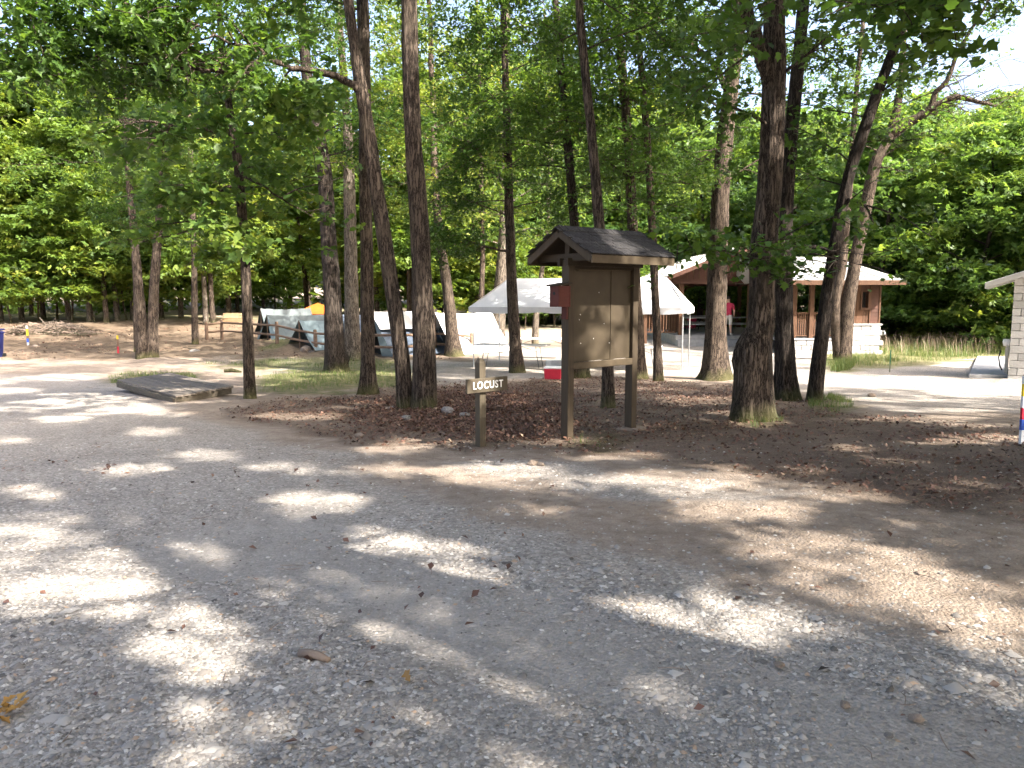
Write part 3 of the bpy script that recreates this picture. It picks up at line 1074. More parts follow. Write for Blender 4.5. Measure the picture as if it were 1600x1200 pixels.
def build_sign():
    b = P(751, 697)
    s = local_frame('camp_sign', b, 'weathered wooden post sign reading LOCUST in white letters', 'sign')
    hh = PT(751, 560, b.y).z - b.z
    p = MB().poly([(x, y, z) for z in (-.15, hh - .05) for x, y in ((-.045, -.045), (.045, -.045), (.045, .045), (-.045, .045))] +
                  [(x, y, hh) for x, y in ((-.024, -.024), (.024, -.024), (.024, .024), (-.024, .024))],
                  (3, 2, 1, 0), (0, 1, 5, 4), (1, 2, 6, 5), (2, 3, 7, 6), (3, 0, 4, 7), (4, 5, 9, 8), (5, 6, 10, 9), (6, 7, 11, 10), (7, 4, 8, 11), (8, 9, 10, 11))
    p.build('post', 'sign_wood', s, .003)
    zb = PT(755, 601, b.y).z - b.z
    bd = MB().box((.045, -.066, zb), (.60, .038, .165)).build('board', 'sign_wood', s, .005)
    cu = bpy.data.curves.new('letters', 'FONT')
    cu.body = 'LOCUST'
    cu.size = .122
    cu.offset = .0010
    cu.extrude = .003
    cu.align_x, cu.align_y = 'CENTER', 'CENTER'
    cu.space_character = 1.22
    to = bpy.data.objects.new('tmp_text', cu)
    COL.objects.link(to)
    bpy.context.view_layer.update()
    me = bpy.data.meshes.new_from_object(to.evaluated_get(bpy.context.evaluated_depsgraph_get()))
    bpy.data.objects.remove(to)
    lo = link_mesh('lettering', me, 'white_letter', bd)
    me.materials.clear()
    me.materials.append(M['white_letter'])
    wtxt = max(v.co.x for v in me.vertices) - min(v.co.x for v in me.vertices)
    lo.scale = (.44 / wtxt, 1, 1)
    lo.location = (.045, -.0885, zb)
    lo.rotation_euler = (math.pi / 2, 0, 0)
    for x in (-.02, .02):
        MB().tube([(x, -.087, zb + .045), (x, -.0835, zb + .045)], .006, 8).build('bolt', 'metal_dark', s)


build_sign()

# ------------------------------------------------------------------ boardwalk platform by the road
def build_platform():
    A, B, C = P(184, 611), P(275, 629), P(364, 618)
    ex, ey = (C - B), (A - B)
    o = empty('deck_platform', (B.x, B.y, Hs(B.x, B.y)), math.atan2(ex.y, ex.x))
    tag(o, 'low weathered grey plank platform beside the gravel road', 'platform')
    Lx, Ly = ex.length, ey.length
    ang = math.atan2(ey.y, ey.x) - math.atan2(ex.y, ex.x)
    dy = Vector((math.cos(ang), math.sin(ang), 0))
    hgt = .105
    n = 9
    pw = Lx / n
    for i in range(n):
        a = Vector((pw * (i + .5), 0, hgt)) - dy * .02
        b_ = a + dy * (Ly + random.uniform(-.02, .03))
        MB().bar(a + Vector((0, 0, random.uniform(-.004, .006))), b_, abs(pw * math.sin(ang)) - .022, .035).build('plank', 'old_deck', o, .004)
    hb = hgt - .02
    MB().bar(Vector((.0, .03, hb / 2 - .02)), Vector((Lx * .64, .03, hb / 2 - .02)), .045, hb + .03).build('edge_beam', 'old_deck_edge', o, .006)
    MB().bar(Vector((Lx * .645, .035, hb / 2 - .02)), Vector((Lx * .99, .035, hb / 2 - .02)), .045, hb + .03).build('edge_beam', 'old_deck_edge', o, .006)
    e0 = Vector((.03, .06, hb / 2 - .02))
    MB().bar(e0, e0 + dy * (Ly * .97), .05, hb + .03).build('edge_beam', 'old_deck_edge', o, .006)
    e1 = Vector((Lx - .05, .06, hb / 2 - .02))
    MB().bar(e1, e1 + dy * (Ly * .97), .05, hb + .03).build('edge_beam', 'old_deck_edge', o, .006)


build_platform()

# ------------------------------------------------------------------ white canopy, tables and camp gear
def build_canopy():
    Lp, Rp = P(739, 574), P(1066, 583)
    ex = (Rp - Lp)
    W = ex.length
    ex.normalize()
    ey = Vector((-ex.y, ex.x, 0))
    g = min(Hs(Lp.x, Lp.y), Hs(Rp.x, Rp.y))
    o = empty('canopy_shelter', (Lp.x, Lp.y, g), math.atan2(ex.y, ex.x))
    tag(o, 'long white fabric canopy shelter on thin poles behind the kiosk', 'canopy')
    D, ez, rz_ = 2.7, 1.92, 2.84
    oh = .10
    # two slopes and two hipped ends, gently sagging
    mb = MB()
    ins = .75
    nx, ny = 24, 8

    def surf(fx, fy):
        x0, x1 = -oh + ins * fy * 1.15, W + oh - ins * fy
        x = x0 + (x1 - x0) * fx
        y = -oh + (D / 2 + oh) * fy
        sag = -.05 * math.sin(math.pi * fy) * (1 + .5 * math.sin(fx * math.pi * 3) ** 2)
        return x, y, ez + (rz_ - ez) * fy + sag + .008 * math.sin(fx * 40) * (1 - fy)
    for side in (0, 1):
        pts, fs = [], []
        for i in range(nx + 1):
            for j in range(ny + 1):
                x, y, z = surf(i / nx, j / ny)
                pts.append((x, y if side == 0 else D - y, z))
        for i in range(nx):
            for j in range(ny):
                q = i * (ny + 1) + j
                fs.append((q, q + ny + 1, q + ny + 2, q + 1))
        mb.poly(pts, *fs)
    a, b_ = surf(0, 1), surf(1, 1)
    mb.poly([(-oh, -oh, ez), (-oh, D + oh, ez), a], (0, 1, 2))
    mb.poly([(W + oh, -oh, ez), (W + oh, D + oh, ez), b_], (0, 1, 2))
    mb.build('roof_cover', 'canvas_white', o, smooth=False)

    def valance(p, q, n=30):
        m = MB()
        pts, fs = [], []
        for i in range(n + 1):
            f = i / n
            x, y = p[0] + (q[0] - p[0]) * f, p[1] + (q[1] - p[1]) * f
            drop = .16 + .03 * abs(math.sin(f * math.pi * 3)) + .01 * math.sin(f * 50)
            wob = .012 * math.sin(f * 34)
            pts += [(x, y + wob * .2, ez + .006), (x + wob, y + wob, ez - drop)]
        for i in range(n):
            fs.append((2 * i, 2 * i + 1, 2 * i + 3, 2 * i + 2))
        m.poly(pts, *fs).build('valance', 'canvas_white', o)
    valance((-oh, -oh), (W + oh, -oh))
    valance((-oh, D + oh), (W + oh, D + oh))
    valance((W + oh + .003, -oh), (W + oh + .003, D + oh), 14)
    valance((-oh - .003, -oh), (-oh - .003, D + oh), 14)
    for x in (.02, W * .47, W - .02):
        for y in (.02, D - .02):
            p = o.matrix_basis @ Vector((x, y, 0))
            MB().tube([(x, y, Hs(p.x, p.y) - g - .05), (x, y, ez + .02)], .019, 8).build('pole', 'metal', o)
    for y in (.02, D - .02):
        MB().tube([(0, y, ez - .01), (W, y, ez - .01)], .017, 6).build('eave_tube', 'metal', o)
    MB().tube([(ins, D / 2, rz_ - .05), (W - ins, D / 2, rz_ - .05)], .017, 6).build('ridge_tube', 'metal', o)
    for x, xr in ((0, a[0]), (W, b_[0])):
        for y in (.02, D - .02):
            MB().tube([(x, y, ez), (xr, D / 2, rz_ - .05)], .015, 6).build('rafter_tube', 'metal', o)
    for x in (W * .47,):
        for y in (.02, D - .02):
            MB().tube([(x, y, ez), (x, D / 2, rz_ - .07)], .015, 6).build('rafter_tube', 'metal', o)


build_canopy()


def folding_table(u, v, ang, L, label, wd=.74):
    b = P(u, v)
    o = empty('folding_table', b, ang)
    tag(o, label, 'table', 'folding tables under the canopy')
    MB().box((0, 0, .725), (L, wd, .045)).build('table_top', 'table_top', o, .012)
    for s in (-1, 1):
        x = s * L * .36
        for y in (-wd * .36, wd * .36):
            MB().tube([(x, y, .70), (x + s * .03, y, .45), (x + s * .12, y, -.03)], .0125, 6).build('leg', 'metal_dark', o)
        MB().tube([(x + s * .075, -wd * .36, .22), (x + s * .075, wd * .36, .22)], .011, 6).build('leg_crossbar', 'metal_dark', o)
        MB().tube([(x + s * .02, 0, .5), (s * L * .12, 0, .69)], .009, 6).build('brace', 'metal_dark', o)


folding_table(800, 574, -.28, 2.35, 'grey-white folding table under the canopy nearest to the sign post')
folding_table(848, 560, -.22, 2.3, 'grey-white folding table behind another table under the canopy')
folding_table(985, 578, -.35, 1.85, 'folding table under the canopy half hidden by two slim trunks')


def box_thing(name, u, v, size, mat, ang, label, cat, lid=None, z=0.0, group=None, handle=True):
    b = P(u, v)
    o = empty(name, (b.x, b.y, b.z + z), ang)
    tag(o, label, cat, group)
    w, d, h = size
    m = MB().poly([(-w * .46, -d * .46, 0), (w * .46, -d * .46, 0), (w * .46, d * .46, 0), (-w * .46, d * .46, 0), (-w / 2, -d / 2, h), (w / 2, -d / 2, h), (w / 2, d / 2, h), (-w / 2, d / 2, h)],
                  (3, 2, 1, 0), (0, 1, 5, 4), (1, 2, 6, 5), (2, 3, 7, 6), (3, 0, 4, 7), (4, 5, 6, 7))
    m.build('body', mat, o, .015)
    if lid:
        MB().box((0, 0, h + .028), (w * 1.04, d * 1.04, .05)).build('lid', lid, o, .014)
    if handle:
        for s in (-1, 1):
            MB().tube([(s * w * .5, -d * .25, h * .78), (s * w * .56, -d * .25, h * .8), (s * w * .56, d * .25, h * .8), (s * w * .5, d * .25, h * .78)], .012, 6).build('handle', 'grey_plastic', o)
    return o


box_thing('cooler', 864, 592, (.46, .34, .28), 'red', -.15, 'red cooler with a white lid on the leaves left of the kiosk', 'cooler', 'white_plastic')
box_thing('crate', 868, 585, (.55, .36, .42), 'grey_plastic', -.1, 'grey plastic crate standing behind the red cooler', 'crate')
box_thing('storage_tote', 1052, 527, (.72, .46, .36), 'blue', .1, 'blue plastic tote in front of the pavilion steps', 'tote')
box_thing('storage_bin', 1242, 552, (.42, .35, .18), 'blue', .1, 'flat blue tub on the grass below the pavilion deck', 'tub', 'blue')


def build_bag():
    b = P(900, 588)
    o = empty('stuff_sack', b, .3)
    tag(o, 'soft red sack lying behind the near kiosk post', 'bag')
    bm = bmesh.new()
    bmesh.ops.create_icosphere(bm, subdivisions=3, radius=1)
    for v in bm.verts:
        n = mnoise.noise(v.co * 2.1) * .14
        v.co *= 1 + n
        v.co.z = max(v.co.z, -.72)
        k = max(0, v.co.z - .3)
        v.co.x *= .20 * (1 - .75 * k)
        v.co.y *= .18 * (1 - .75 * k)
        v.co.z = v.co.z * .21 + .15
    me = bpy.data.meshes.new('body')
    bm.to_mesh(me)
    bm.free()
    for p in me.polygons:
        p.use_smooth = True
    link_mesh('body', me, 'red_cloth', o)
    MB().tube([(-.05, 0, .34), (-.02, 0, .40), (.03, 0, .40), (.05, 0, .34)], .012, 6).build('strap', 'black', o)


build_bag()


def camp_chair(u, v, ang, mat, label, group='folding chairs by the pavilion'):
    b = P(u, v)
    o = empty('camp_chair', b, ang)
    tag(o, label, 'chair', group)
    pts, fs = [], []
    for i in range(7):
        f = i / 6
        for x in (-.26, 0, .26):
            pts.append((x, .18 + .14 * f, .44 + .5 * f - (.03 if x == 0 else 0)))
    for i in range(6):
        for j in range(2):
            q = i * 3 + j
            fs.append((q, q + 1, q + 4, q + 3))
    MB().poly(pts, *fs).build('backrest', mat, o)
    MB().poly([(-.26, -.24, .45), (0, -.24, .40), (.26, -.24, .45), (.26, .2, .42), (0, .2, .37), (-.26, .2, .42)], (0, 1, 4, 5), (1, 2, 3, 4)).build('seat', mat, o)
    for s in (-1, 1):
        MB().tube([(s * .28, -.26, 0), (-s * .26, -.24, .45)], .011, 6).build('leg', 'metal_dark', o)
        MB().tube([(s * .28, .28, 0), (s * .27, .18, .45), (s * .27, .33, .95)], .011, 6).build('leg', 'metal_dark', o)
        MB().tube([(s * .28, .26, 0), (s * .28, -.24, .62)], .011, 6).build('leg', 'metal_dark', o)
        MB().box((s * .28, -.02, .63), (.07, .46, .02)).build('armrest', mat, o, .006)


camp_chair(1063, 524, .5, 'pink', 'pink and purple folding chair beside the blue tote')
camp_chair(1077, 525, -.6, 'red_cloth', 'red folding chair at the pavilion corner post')

# ------------------------------------------------------------------ split rail fence
def build_fence():
    posts = [(323, 531, 28), (347, 530, 31), (433, 536, 36), (493, 551, 36), (562, 556, 37), (617, 562, 52), (679, 553, 38), (737, 553, 33)]
    base = [P(u, v) for u, v, h in posts]
    o = empty('split_rail_fence', base[3])
    tag(o, 'brown two-rail wooden fence in front of the tents', 'fence')
    o0 = Vector(o.location)
    tops = []
    for (u, v, h), b in zip(posts, base):
        hm = min(1.05, max(.82, h * b.y / FPX))
        q = b - o0
        MB().tube([q + Vector((0, 0, -.2)), q + Vector((.01, 0, hm * .5)), q + Vector((0, .01, hm))], [.085, .08, .07], 8).build('post', 'rail', o)
        tops.append((q, hm))
    for (q0, h0), (q1, h1) in zip(tops, tops[1:]):
        for f in (.42, .84):
            a, b = q0 + Vector((0, -.02, h0 * f)), q1 + Vector((0, -.02, h1 * f))
            m = (a + b) / 2 + Vector((0, 0, random.uniform(-.03, .02)))
            MB().tube([a, m, b], [.045, .055, .045], 6).build('rail', 'rail', o)


build_fence()

# ------------------------------------------------------------------ tents
def tent(u, v, ang, L, W, Ht, mat, inner, label, flap=None, ridge_sheet=None, wall=.25):
    b = P(u, v)
    o = empty('wall_tent', b, ang)                # x runs back along the ridge, the open gable is at x = 0
    tag(o, label, 'tent', 'canvas tents behind the fence')
    w = W / 2
    nx, ny = 12, 7
    rg = random.Random(hash(label) % 1000 if False else len(label) * 7)
    for s in (-1, 1):
        pts, fs = [], []
        for i in range(nx + 1):
            fx = i / nx
            for j in range(ny + 1):
                fy = j / ny
                sag = .09 * math.sin(math.pi * fy) + .03 * math.sin(fx * 17 + s) * math.sin(math.pi * fy) + .02 * math.sin(fx * 31 + fy * 5)
                y = s * (w * (1.12 * (1 - fy)) + .0)
                z = .04 + (Ht - .04) * fy - sag * .6 - .06 * math.sin(math.pi * fx) * fy
                pts.append((L * fx, y - s * sag * .5, z))
        for i in range(nx):
            for j in range(ny):
                q = i * (ny + 1) + j
                fs.append((q, q + ny + 1, q + ny + 2, q + 1))
        MB().poly(pts, *fs).build('roof_slope', mat, o)
    MB().poly([(L - .03, -w * 1.1, .03), (L - .03, w * 1.1, .03), (L - .03, 0, Ht - .03)], (0, 1, 2)).build('back_gable', flap or mat, o)
    MB().poly([(.5, -w * .95, .03), (.5, w * .95, .03), (.5, 0, Ht - .2)], (0, 1, 2)).build('opening_shade', inner, o)  # dark sheet standing in for the shade inside the opening
    if flap:
        for s in (-1, 1):
            MB().poly([(.0, s * w * 1.1, .04), (-.12, s * w * .62, .04), (.0, s * .02, Ht - .02), (.01, s * w * .5, Ht * .52)], (0, 1, 2, 3)).build('door_flap', flap, o)
    if ridge_sheet:
        for s in (-1, 1):
            MB().poly([(-.1, 0, Ht + .05), (L + .1, 0, Ht + .03), (L + .1, s * w * .55, Ht * .60 + .03), (-.1, s * w * .55, Ht * .60 + .06)], (0, 1, 2, 3)).build('rain_fly', ridge_sheet, o)
    for x in (.02, L - .05):
        MB().tube([(x, 0, 0), (x, 0, Ht)], .03, 6).build('tent_pole', 'rail', o)
    MB().box((L / 2, 0, -.06), (L + .1, W, .16)).build('tent_floor', 'old_deck', o)


tent(418, 533, R(44), 3.3, 2.0, 1.22, 'tent_grey', 'tent_dark', 'grey-green ridge tent at the far left behind the fence', 'tent_blue')
tent(408, 522, R(34), 2.6, 2.1, 1.30, 'tent_grey', 'tent_dark', 'grey tent standing behind the leftmost ridge tent')
tent(468, 547, R(46), 3.3, 2.1, 1.2, 'tent_blue', 'tent_dark', 'pale blue ridge tent with a dark opening beside the fence corner', None)
tent(522, 540, R(46), 3.0, 2.0, 1.2, 'tent_slate', 'tent_dark', 'dark slate tent half hidden by the burled trunk', 'tent_blue')
tent(583, 556, R(46), 2.8, 2.3, 1.62, 'tent_slate', 'tent_dark', 'slate blue tent with a white fly between the slim trunks', 'tent_blue', 'tent_white')  # slate lower slopes carry the shade on the fly in their colour
tent(680, 553, R(44), 3.0, 2.4, 1.62, 'tent_white', 'tent_dark', 'bright white tent nearest to the canopy shelter', None)
tent(640, 543, R(46), 2.6, 2.1, 1.25, 'tent_white', 'tent_dark', 'white tent glimpsed between the two largest trunks')


def orange_canopy():
    b = P(498, 515)
    c = PT(497, 486, b.y + 6)
    o = empty('popup_canopy', (c.x, c.y, Hs(c.x, c.y)), .2)
    tag(o, 'orange pop-up canopy rising behind the grey tents', 'canopy')
    ez = c.z - o.location.z
    s, h = 1.15, .5
    MB().poly([(-s, -s, ez), (s, -s, ez), (s, s, ez), (-s, s, ez), (0, 0, ez + h)], (0, 1, 4), (1, 2, 4), (2, 3, 4), (3, 0, 4)).build('roof_cover', 'orange', o)
    for p, q in (((-s, -s), (s, -s)), ((s, -s), (s, s)), ((s, s), (-s, s)), ((-s, s), (-s, -s))):
        MB().poly([(*p, ez), (*q, ez), (*q, ez - .16), (*p, ez - .16)], (0, 1, 2, 3)).build('valance', 'orange', o)
    for x in (-s, s):
        for y in (-s, s):
            MB().tube([(x * .98, y * .98, -.1), (x * .98, y * .98, ez)], .02, 6).build('leg', 'metal_dark', o)


orange_canopy()


def pallets():
    for i, (u, v, z) in enumerate(((366, 505, 0), (364, 505, .30))):
        b = P(u, v)
        o = empty('wooden_crate', (b.x, b.y, b.z + z), .15 * i)
        tag(o, ('lower' if i == 0 else 'upper') + ' pale wooden crate stacked beyond the fence', 'crate', 'crates beyond the fence')
        w, d, h = 1.15 - .25 * i, .7, .28
        for s in (-1, 1):
            for k in range(3):
                MB().box((0, s * d / 2, .04 + k * .10), (w, .02, .08)).build('slat', 'pallet', o)
            for k in range(2):
                MB().box((s * w / 2, 0, .06 + k * .13), (.02, d - .03, .09)).build('slat', 'pallet', o)
        for sx in (-1, 1):
            for sy in (-1, 1):
                MB().box((sx * (w / 2 - .04), sy * (d / 2 - .035), h / 2), (.05, .045, h)).build('corner_post', 'pallet', o)
        MB().box((0, 0, .015), (w - .05, d - .05, .02)).build('crate_floor', 'pallet', o)


pallets()

# ------------------------------------------------------------------ pavilion
def build_pavilion():
    gy = 35.5
    x0, x1, xa = 6.9, 13.5, 10.15
    fz, ez, az = -.12, 2.42, 3.72
    o = empty('pavilion', (10.2, gy, fz))
    tag(o, 'open-sided brown timber pavilion with a pale metal roof and white stone base', 'pavilion')
    org = Vector(o.location)
    L = lambda x, y, z: (x - org.x, y - org.y, z - org.z)
    yb = 44.5

    def B(name, mat, xa_, xb_, ya_, yb_, za_, zb_, bev=0.0, parent=None):
        return MB().box(L((xa_ + xb_) / 2, (ya_ + yb_) / 2, (za_ + zb_) / 2), (abs(xb_ - xa_), abs(yb_ - ya_), abs(zb_ - za_))).build(name, mat, parent or o, bev)
    B('floor_slab', 'pav_floor', 7.4, 13.1, gy - .5, yb, fz - .8, fz)
    B('step', 'concrete', 7.4, 10.8, gy - 1.0, gy - .502, fz - .8, fz - .17)
    # main roof, ridge running back
    t = .12
    for xe, sgn in ((x0, -1), (x1, 1)):
        rf = MB().poly([L(xe, gy - .9, ez), L(xa, gy - .9, az), L(xa, yb + .6, az), L(xe, yb + .6, ez), L(xe, gy - .9, ez + t), L(xa, gy - .9, az + t), L(xa, yb + .6, az + t), L(xe, yb + .6, ez + t)],
                  (0, 1, 2, 3), (4, 7, 6, 5), (0, 4, 5, 1), (2, 6, 7, 3), (0, 3, 7, 4)).build('roof', 'roof_white', o)
        n = 16
        for k in range(n):
            y = gy - .85 + (yb + .5 - gy + .85) * k / (n - 1)
            MB().bar(L(xe, y, ez + t + .015), L(xa, y, az + t + .015), .03, .035).build('roof_seam', 'roof_white', rf)
        MB().bar(L(xe, gy - .93, ez + .03), L(xa, gy - .93, az + .03), .05, .17).build('barge_board', 'brown_red', o)
    # gable of boards
    n = 22
    for k in range(n):
        a, b = x0 + .25 + (x1 - x0 - .5) * k / n, x0 + .25 + (x1 - x0 - .5) * (k + 1) / n - .012
        zt = lambda x: ez + (az - ez) * (1 - abs(x - xa) / (xa - x0 if x < xa else x1 - xa)) - .02
        MB().poly([L(a, gy, ez - .14), L(b, gy, ez - .14), L(b, gy, max(zt(b), ez - .1)), L(a, gy, max(zt(a), ez - .1)), L(a, gy + .03, ez - .14), L(b, gy + .03, ez - .14), L(b, gy + .03, max(zt(b), ez - .1)), L(a, gy + .03, max(zt(a), ez - .1))],
                  (0, 1, 2, 3), (7, 6, 5, 4), (0, 3, 7, 4), (1, 5, 6, 2), (0, 4, 5, 1), (3, 2, 6, 7)).build('gable_board', 'brown_red', o)
    B('gable_beam', 'brown_red', 7.3, 13.2, gy - .06, gy - .002, ez - .2, ez + .03)
    B('eave_beam', 'brown_red', 7.75, 7.95, gy + .04, yb, ez - .2, ez + .02)
    B('eave_beam', 'brown_red', 12.85, 13.05, gy + .04, yb, ez - .2, ez + .02)
    B('back_beam', 'brown_red', 7.96, 12.84, yb - .2, yb - .02, ez - .2, ez + .02)
    for (x, y) in ((7.75, gy + .2), (10.9, gy + .2), (7.85, gy + 2.9), (7.85, gy + 5.8), (7.85, yb - .12), (9.5, yb - .12), (11.2, yb - .12), (12.95, yb - .12), (12.95, gy + 3), (12.95, gy + 6)):
        B('post', 'cedar', x - .1, x + .1, y - .1, y + .1, fz, ez - .2, .01)
    # arched braces
    for (x, y, s) in ((7.85, gy + 2.9, 1), (9.5, yb - .12, 1), (9.5, yb - .12, -1), (11.2, yb - .12, 1)):
        pts = [L(x + s * (.1 + .75 * (1 - math.cos(a))), y, ez - .2 - .8 * (1 - math.sin(a))) for a in np.linspace(0, math.pi / 2, 8)]
        MB().tube(pts, .06, 6).build('arch_brace', 'cedar', o)
    # railings
    def railing(p, q, nb, posts=False, mat='cedar'):
        a, b = Vector(p), Vector(q)
        r_ = MB().bar(L(*(a + Vector((0, 0, 1.0)))), L(*(b + Vector((0, 0, 1.0)))), .09, .06).build('top_rail', mat, o)
        MB().bar(L(*(a + Vector((0, 0, .12)))), L(*(b + Vector((0, 0, .12)))), .07, .06).build('bottom_rail', mat, o)
        me = MB().box((0, 0, .56), (.05, .035, .82)).mesh('baluster')
        me.materials.append(M[mat])
        for k in range(nb):
            c = a + (b - a) * ((k + .5) / nb)
            ob = bpy.data.objects.new('baluster', me)
            COL.objects.link(ob)
            ob.parent = o
            ob.location = L(*c)
    railing((7.85, gy + .3, fz), (7.85, yb - .2, fz), 46, mat='brown_red')
    railing((7.95, yb - .12, fz), (12.85, yb - .12, fz), 34, mat='brown_red')
    railing((6.2, gy + .6, fz), (7.6, gy + .4, fz), 11, mat='cedar')
    B('post', 'cedar', 6.12, 6.28, gy + .52, gy + .68, fz - .6, fz + 1.05)
    # side wing with a hipped roof
    wy0, wy1 = 30.4, 36.2
    wx0, wxm, wx1 = 10.95, 12.88, 14.4
    B('wing_floor', 'concrete', wx0, wx1 - .05, wy0 + .3, wy1, -.16, -.05)
    # stone base, laid in courses
    courses, ztop = 6, .52
    st = []
    for s_ in range(4):
        rg = random.Random(s_)
        mb = MB().box((0, 0, 0), (.36 + .05 * rg.random(), .24, .19))
        me = mb.mesh('stone', .02)
        me.materials.append(M['stone_white'])
        st.append(me)

    def stones(xa_, xb_, y, za, zb, side=False):
        nz_ = max(1, round((zb - za) / .205))
        for i in range(nz_):
            n_ = max(1, int(round((xb_ - xa_) / .41)))
            for j in range(n_ + (i % 2)):
                ob = bpy.data.objects.new('stone', random.choice(st))
                COL.objects.link(ob)
                ob.parent = o
                c = xa_ + (xb_ - xa_) * (j + .5 - (.5 if i % 2 else 0)) / n_
                c = min(max(c, xa_ + .05), xb_ - .05)
                z = za + (zb - za) * (i + .5) / nz_
                ob.location = L(c, y + random.uniform(-.012, .012), z) if not side else L(y, c, z)
                if side:
                    ob.rotation_euler = (0, 0, math.pi / 2)
    B('stone_core', 'stone_white', wxm + .04, wx1 - .1, wy0 + .06, wy1, -1.0, ztop - .02)
    B('stone_core', 'stone_white', wx0 + .06, wxm + .039, wy0 + .06, wy0 + .3, -1.0, -.06)
    stones(wxm, wx1, wy0, -.85, ztop)
    stones(wx0, wxm - .02, wy0, -.85, -.06)
    stones(wy0 + .2, wy1, wx1 - .06, -.85, ztop, True)
    B('base_cap', 'concrete', wxm - .04, wx1 + .05, wy0 - .15, wy0 + .16, ztop + .01, ztop + .07)
    B('base_cap', 'concrete', wx0 - .04, wxm - .05, wy0 - .15, wy0 + .28, -.045, .02)
    # wall of the wing
    wt = 2.2
    n = 5
    for k in range(n):
        a = wxm + .02 + (13.62 - wxm) * k / n
        B('wall_board', 'cedar', a, a + (13.62 - wxm) / n - .012, wy0 + .02, wy0 + .05, ztop + .075, wt)
    for k in range(3):
        a = 13.63 + .34 * k / 3
        B('wall_board', 'cedar', a, a + .34 / 3 - .01, wy0 + .02, wy0 + .05, ztop + .075, 1.22)
        B('wall_board', 'brown_red', a, a + .34 / 3 - .01, wy0 + .02, wy0 + .05, 1.82, wt)
    wd = B('window', 'black', 13.66, 13.95, wy0 + .3, wy0 + .32, 1.2, 1.83)
    B('window_frame', 'cedar', 13.62, 13.68, wy0 - .02, wy0 + .018, 1.2, 1.84, 0, wd)
    B('window_frame', 'cedar', 13.92, 13.98, wy0 - .02, wy0 + .018, 1.2, 1.84, 0, wd)
    B('window_sill', 'cedar', 13.60, 14.0, wy0 - .06, wy0 + .018, 1.13, 1.198, 0, wd)
    for k in range(11):
        z = ztop + .08 + (wt - ztop - .08) * k / 11
        MB().box(L(14.17, wy0 + .02, z + .075), (.36, .02, .162), 0, -.09).build('siding_board', 'brown_red', o)
        MB().box(L(wx1 - .03, (wy0 + wy1) / 2 + .1, z + .075), (.02, wy1 - wy0 - .2, .162), 0, 0, .09).build('siding_board', 'brown_red', o)
    B('corner_board', 'cedar', wx1 - .045, wx1 + .01, wy0 - .015, wy0 + .03, ztop + .075, wt)
    B('corner_board', 'cedar', 13.98, 14.02, wy0 - .015, wy0 + .018, ztop + .075, wt)
    B('wall_lining', 'brown_red', wxm + .04, 13.6, wy0 + .06, wy0 + .09, ztop + .1, wt - .02)
    for x in (wx0 + .12, 11.75, wxm - .12):
        B('post', 'cedar', x - .09, x + .09, wy0 + .03, wy0 + .21, .02, wt, .01)
    railing((wx0 + .2, wy0 + .12, .0), (11.65, wy0 + .12, .0), 6)
    railing((11.85, wy0 + .12, .0), (wxm - .2, wy0 + .12, .0), 7)
    # hipped roof of the wing
    e0, e1, f0, f1 = wx0 - .4, wx1 + .55, wy0 - .75, wy1 + .6
    ym, rz_ = (f0 + f1) / 2, 3.25
    r0, r1 = 9.6, 13.6
    we = 2.22
    for pts, nm in (([(e0, f0, we), (e1, f0, we), (r1, ym, rz_), (r0, ym, rz_)], 'a'), ([(e1, f0, we), (e1, f1, we), (r1, ym, rz_)], 'b'), ([(e1, f1, we), (e0, f1, we), (r0, ym, rz_), (r1, ym, rz_)], 'c'), ([(e0, f1, we), (e0, f0, we), (r0, ym, rz_)], 'd')):
        k = len(pts)
        up = [L(x, y, z + .06) for x, y, z in pts]
        dn = [L(x, y, z) for x, y, z in pts]
        MB().poly(up + dn, tuple(range(k)), tuple(range(2 * k - 1, k - 1, -1)), *[(i, k + i, k + (i + 1) % k, (i + 1) % k) for i in range(k)]).build('wing_roof', 'roof_white', o)
    B('wing_fascia', 'cedar', e0, e1 + .02, f0 - .03, f0 - .005, we - .13, we + .045)
    B('wing_fascia', 'cedar', e1 + .005, e1 + .03, f0, f1, we - .13, we + .045)
    for k in range(9):
        f = (k + .5) / 9
        MB().bar(L(e0 + (e1 - e0) * f, f0, we + .075), L(r0 + (r1 - r0) * f, ym, rz_ + .075), .03, .03).build('roof_seam', 'roof_white', o)
    # tap on the corner
    MB().tube([L(wx1, wy0 - .05, .28), L(wx1 + .14, wy0 - .14, .3), L(wx1 + .16, wy0 - .15, .18)], .035, 8).build('tap', 'metal', o)
    B('base_vent', 'black', 13.0, 13.08, wy0 - .15, wy0 - .125, -.1, .2)
    return o


build_pavilion()


def picnic_table(x, y, ang, label):
    o = empty('picnic_table', (x, y, -.12), ang)
    tag(o, label, 'table', 'picnic tables in the pavilion')
    for k in range(4):
        MB().box((0, -.3 + k * .2, .74), (1.8, .18, .04)).build('top_plank', 'grey_plastic', o)
    for s in (-1, 1):
        MB().box((0, s * .68, .44), (1.8, .24, .04)).build('bench', 'grey_plastic', o)
        MB().tube([(s * .65, -.55, 0), (s * .65, -.25, .72)], .025, 6).build('leg', 'metal_dark', o)
        MB().tube([(s * .65, .55, 0), (s * .65, .25, .72)], .025, 6).build('leg', 'metal_dark', o)
        MB().tube([(s * .65, -.7, .41), (s * .65, .7, .41)], .025, 6).build('crossbar', 'metal_dark', o)


picnic_table(9.0, 37.6, .1, 'picnic table just inside the pavilion left of the standing man')
picnic_table(9.3, 40.6, .1, 'picnic table deeper inside the pavilion left of the standing man')
picnic_table(11.3, 38.0, .05, 'picnic table inside the pavilion right of the standing man')


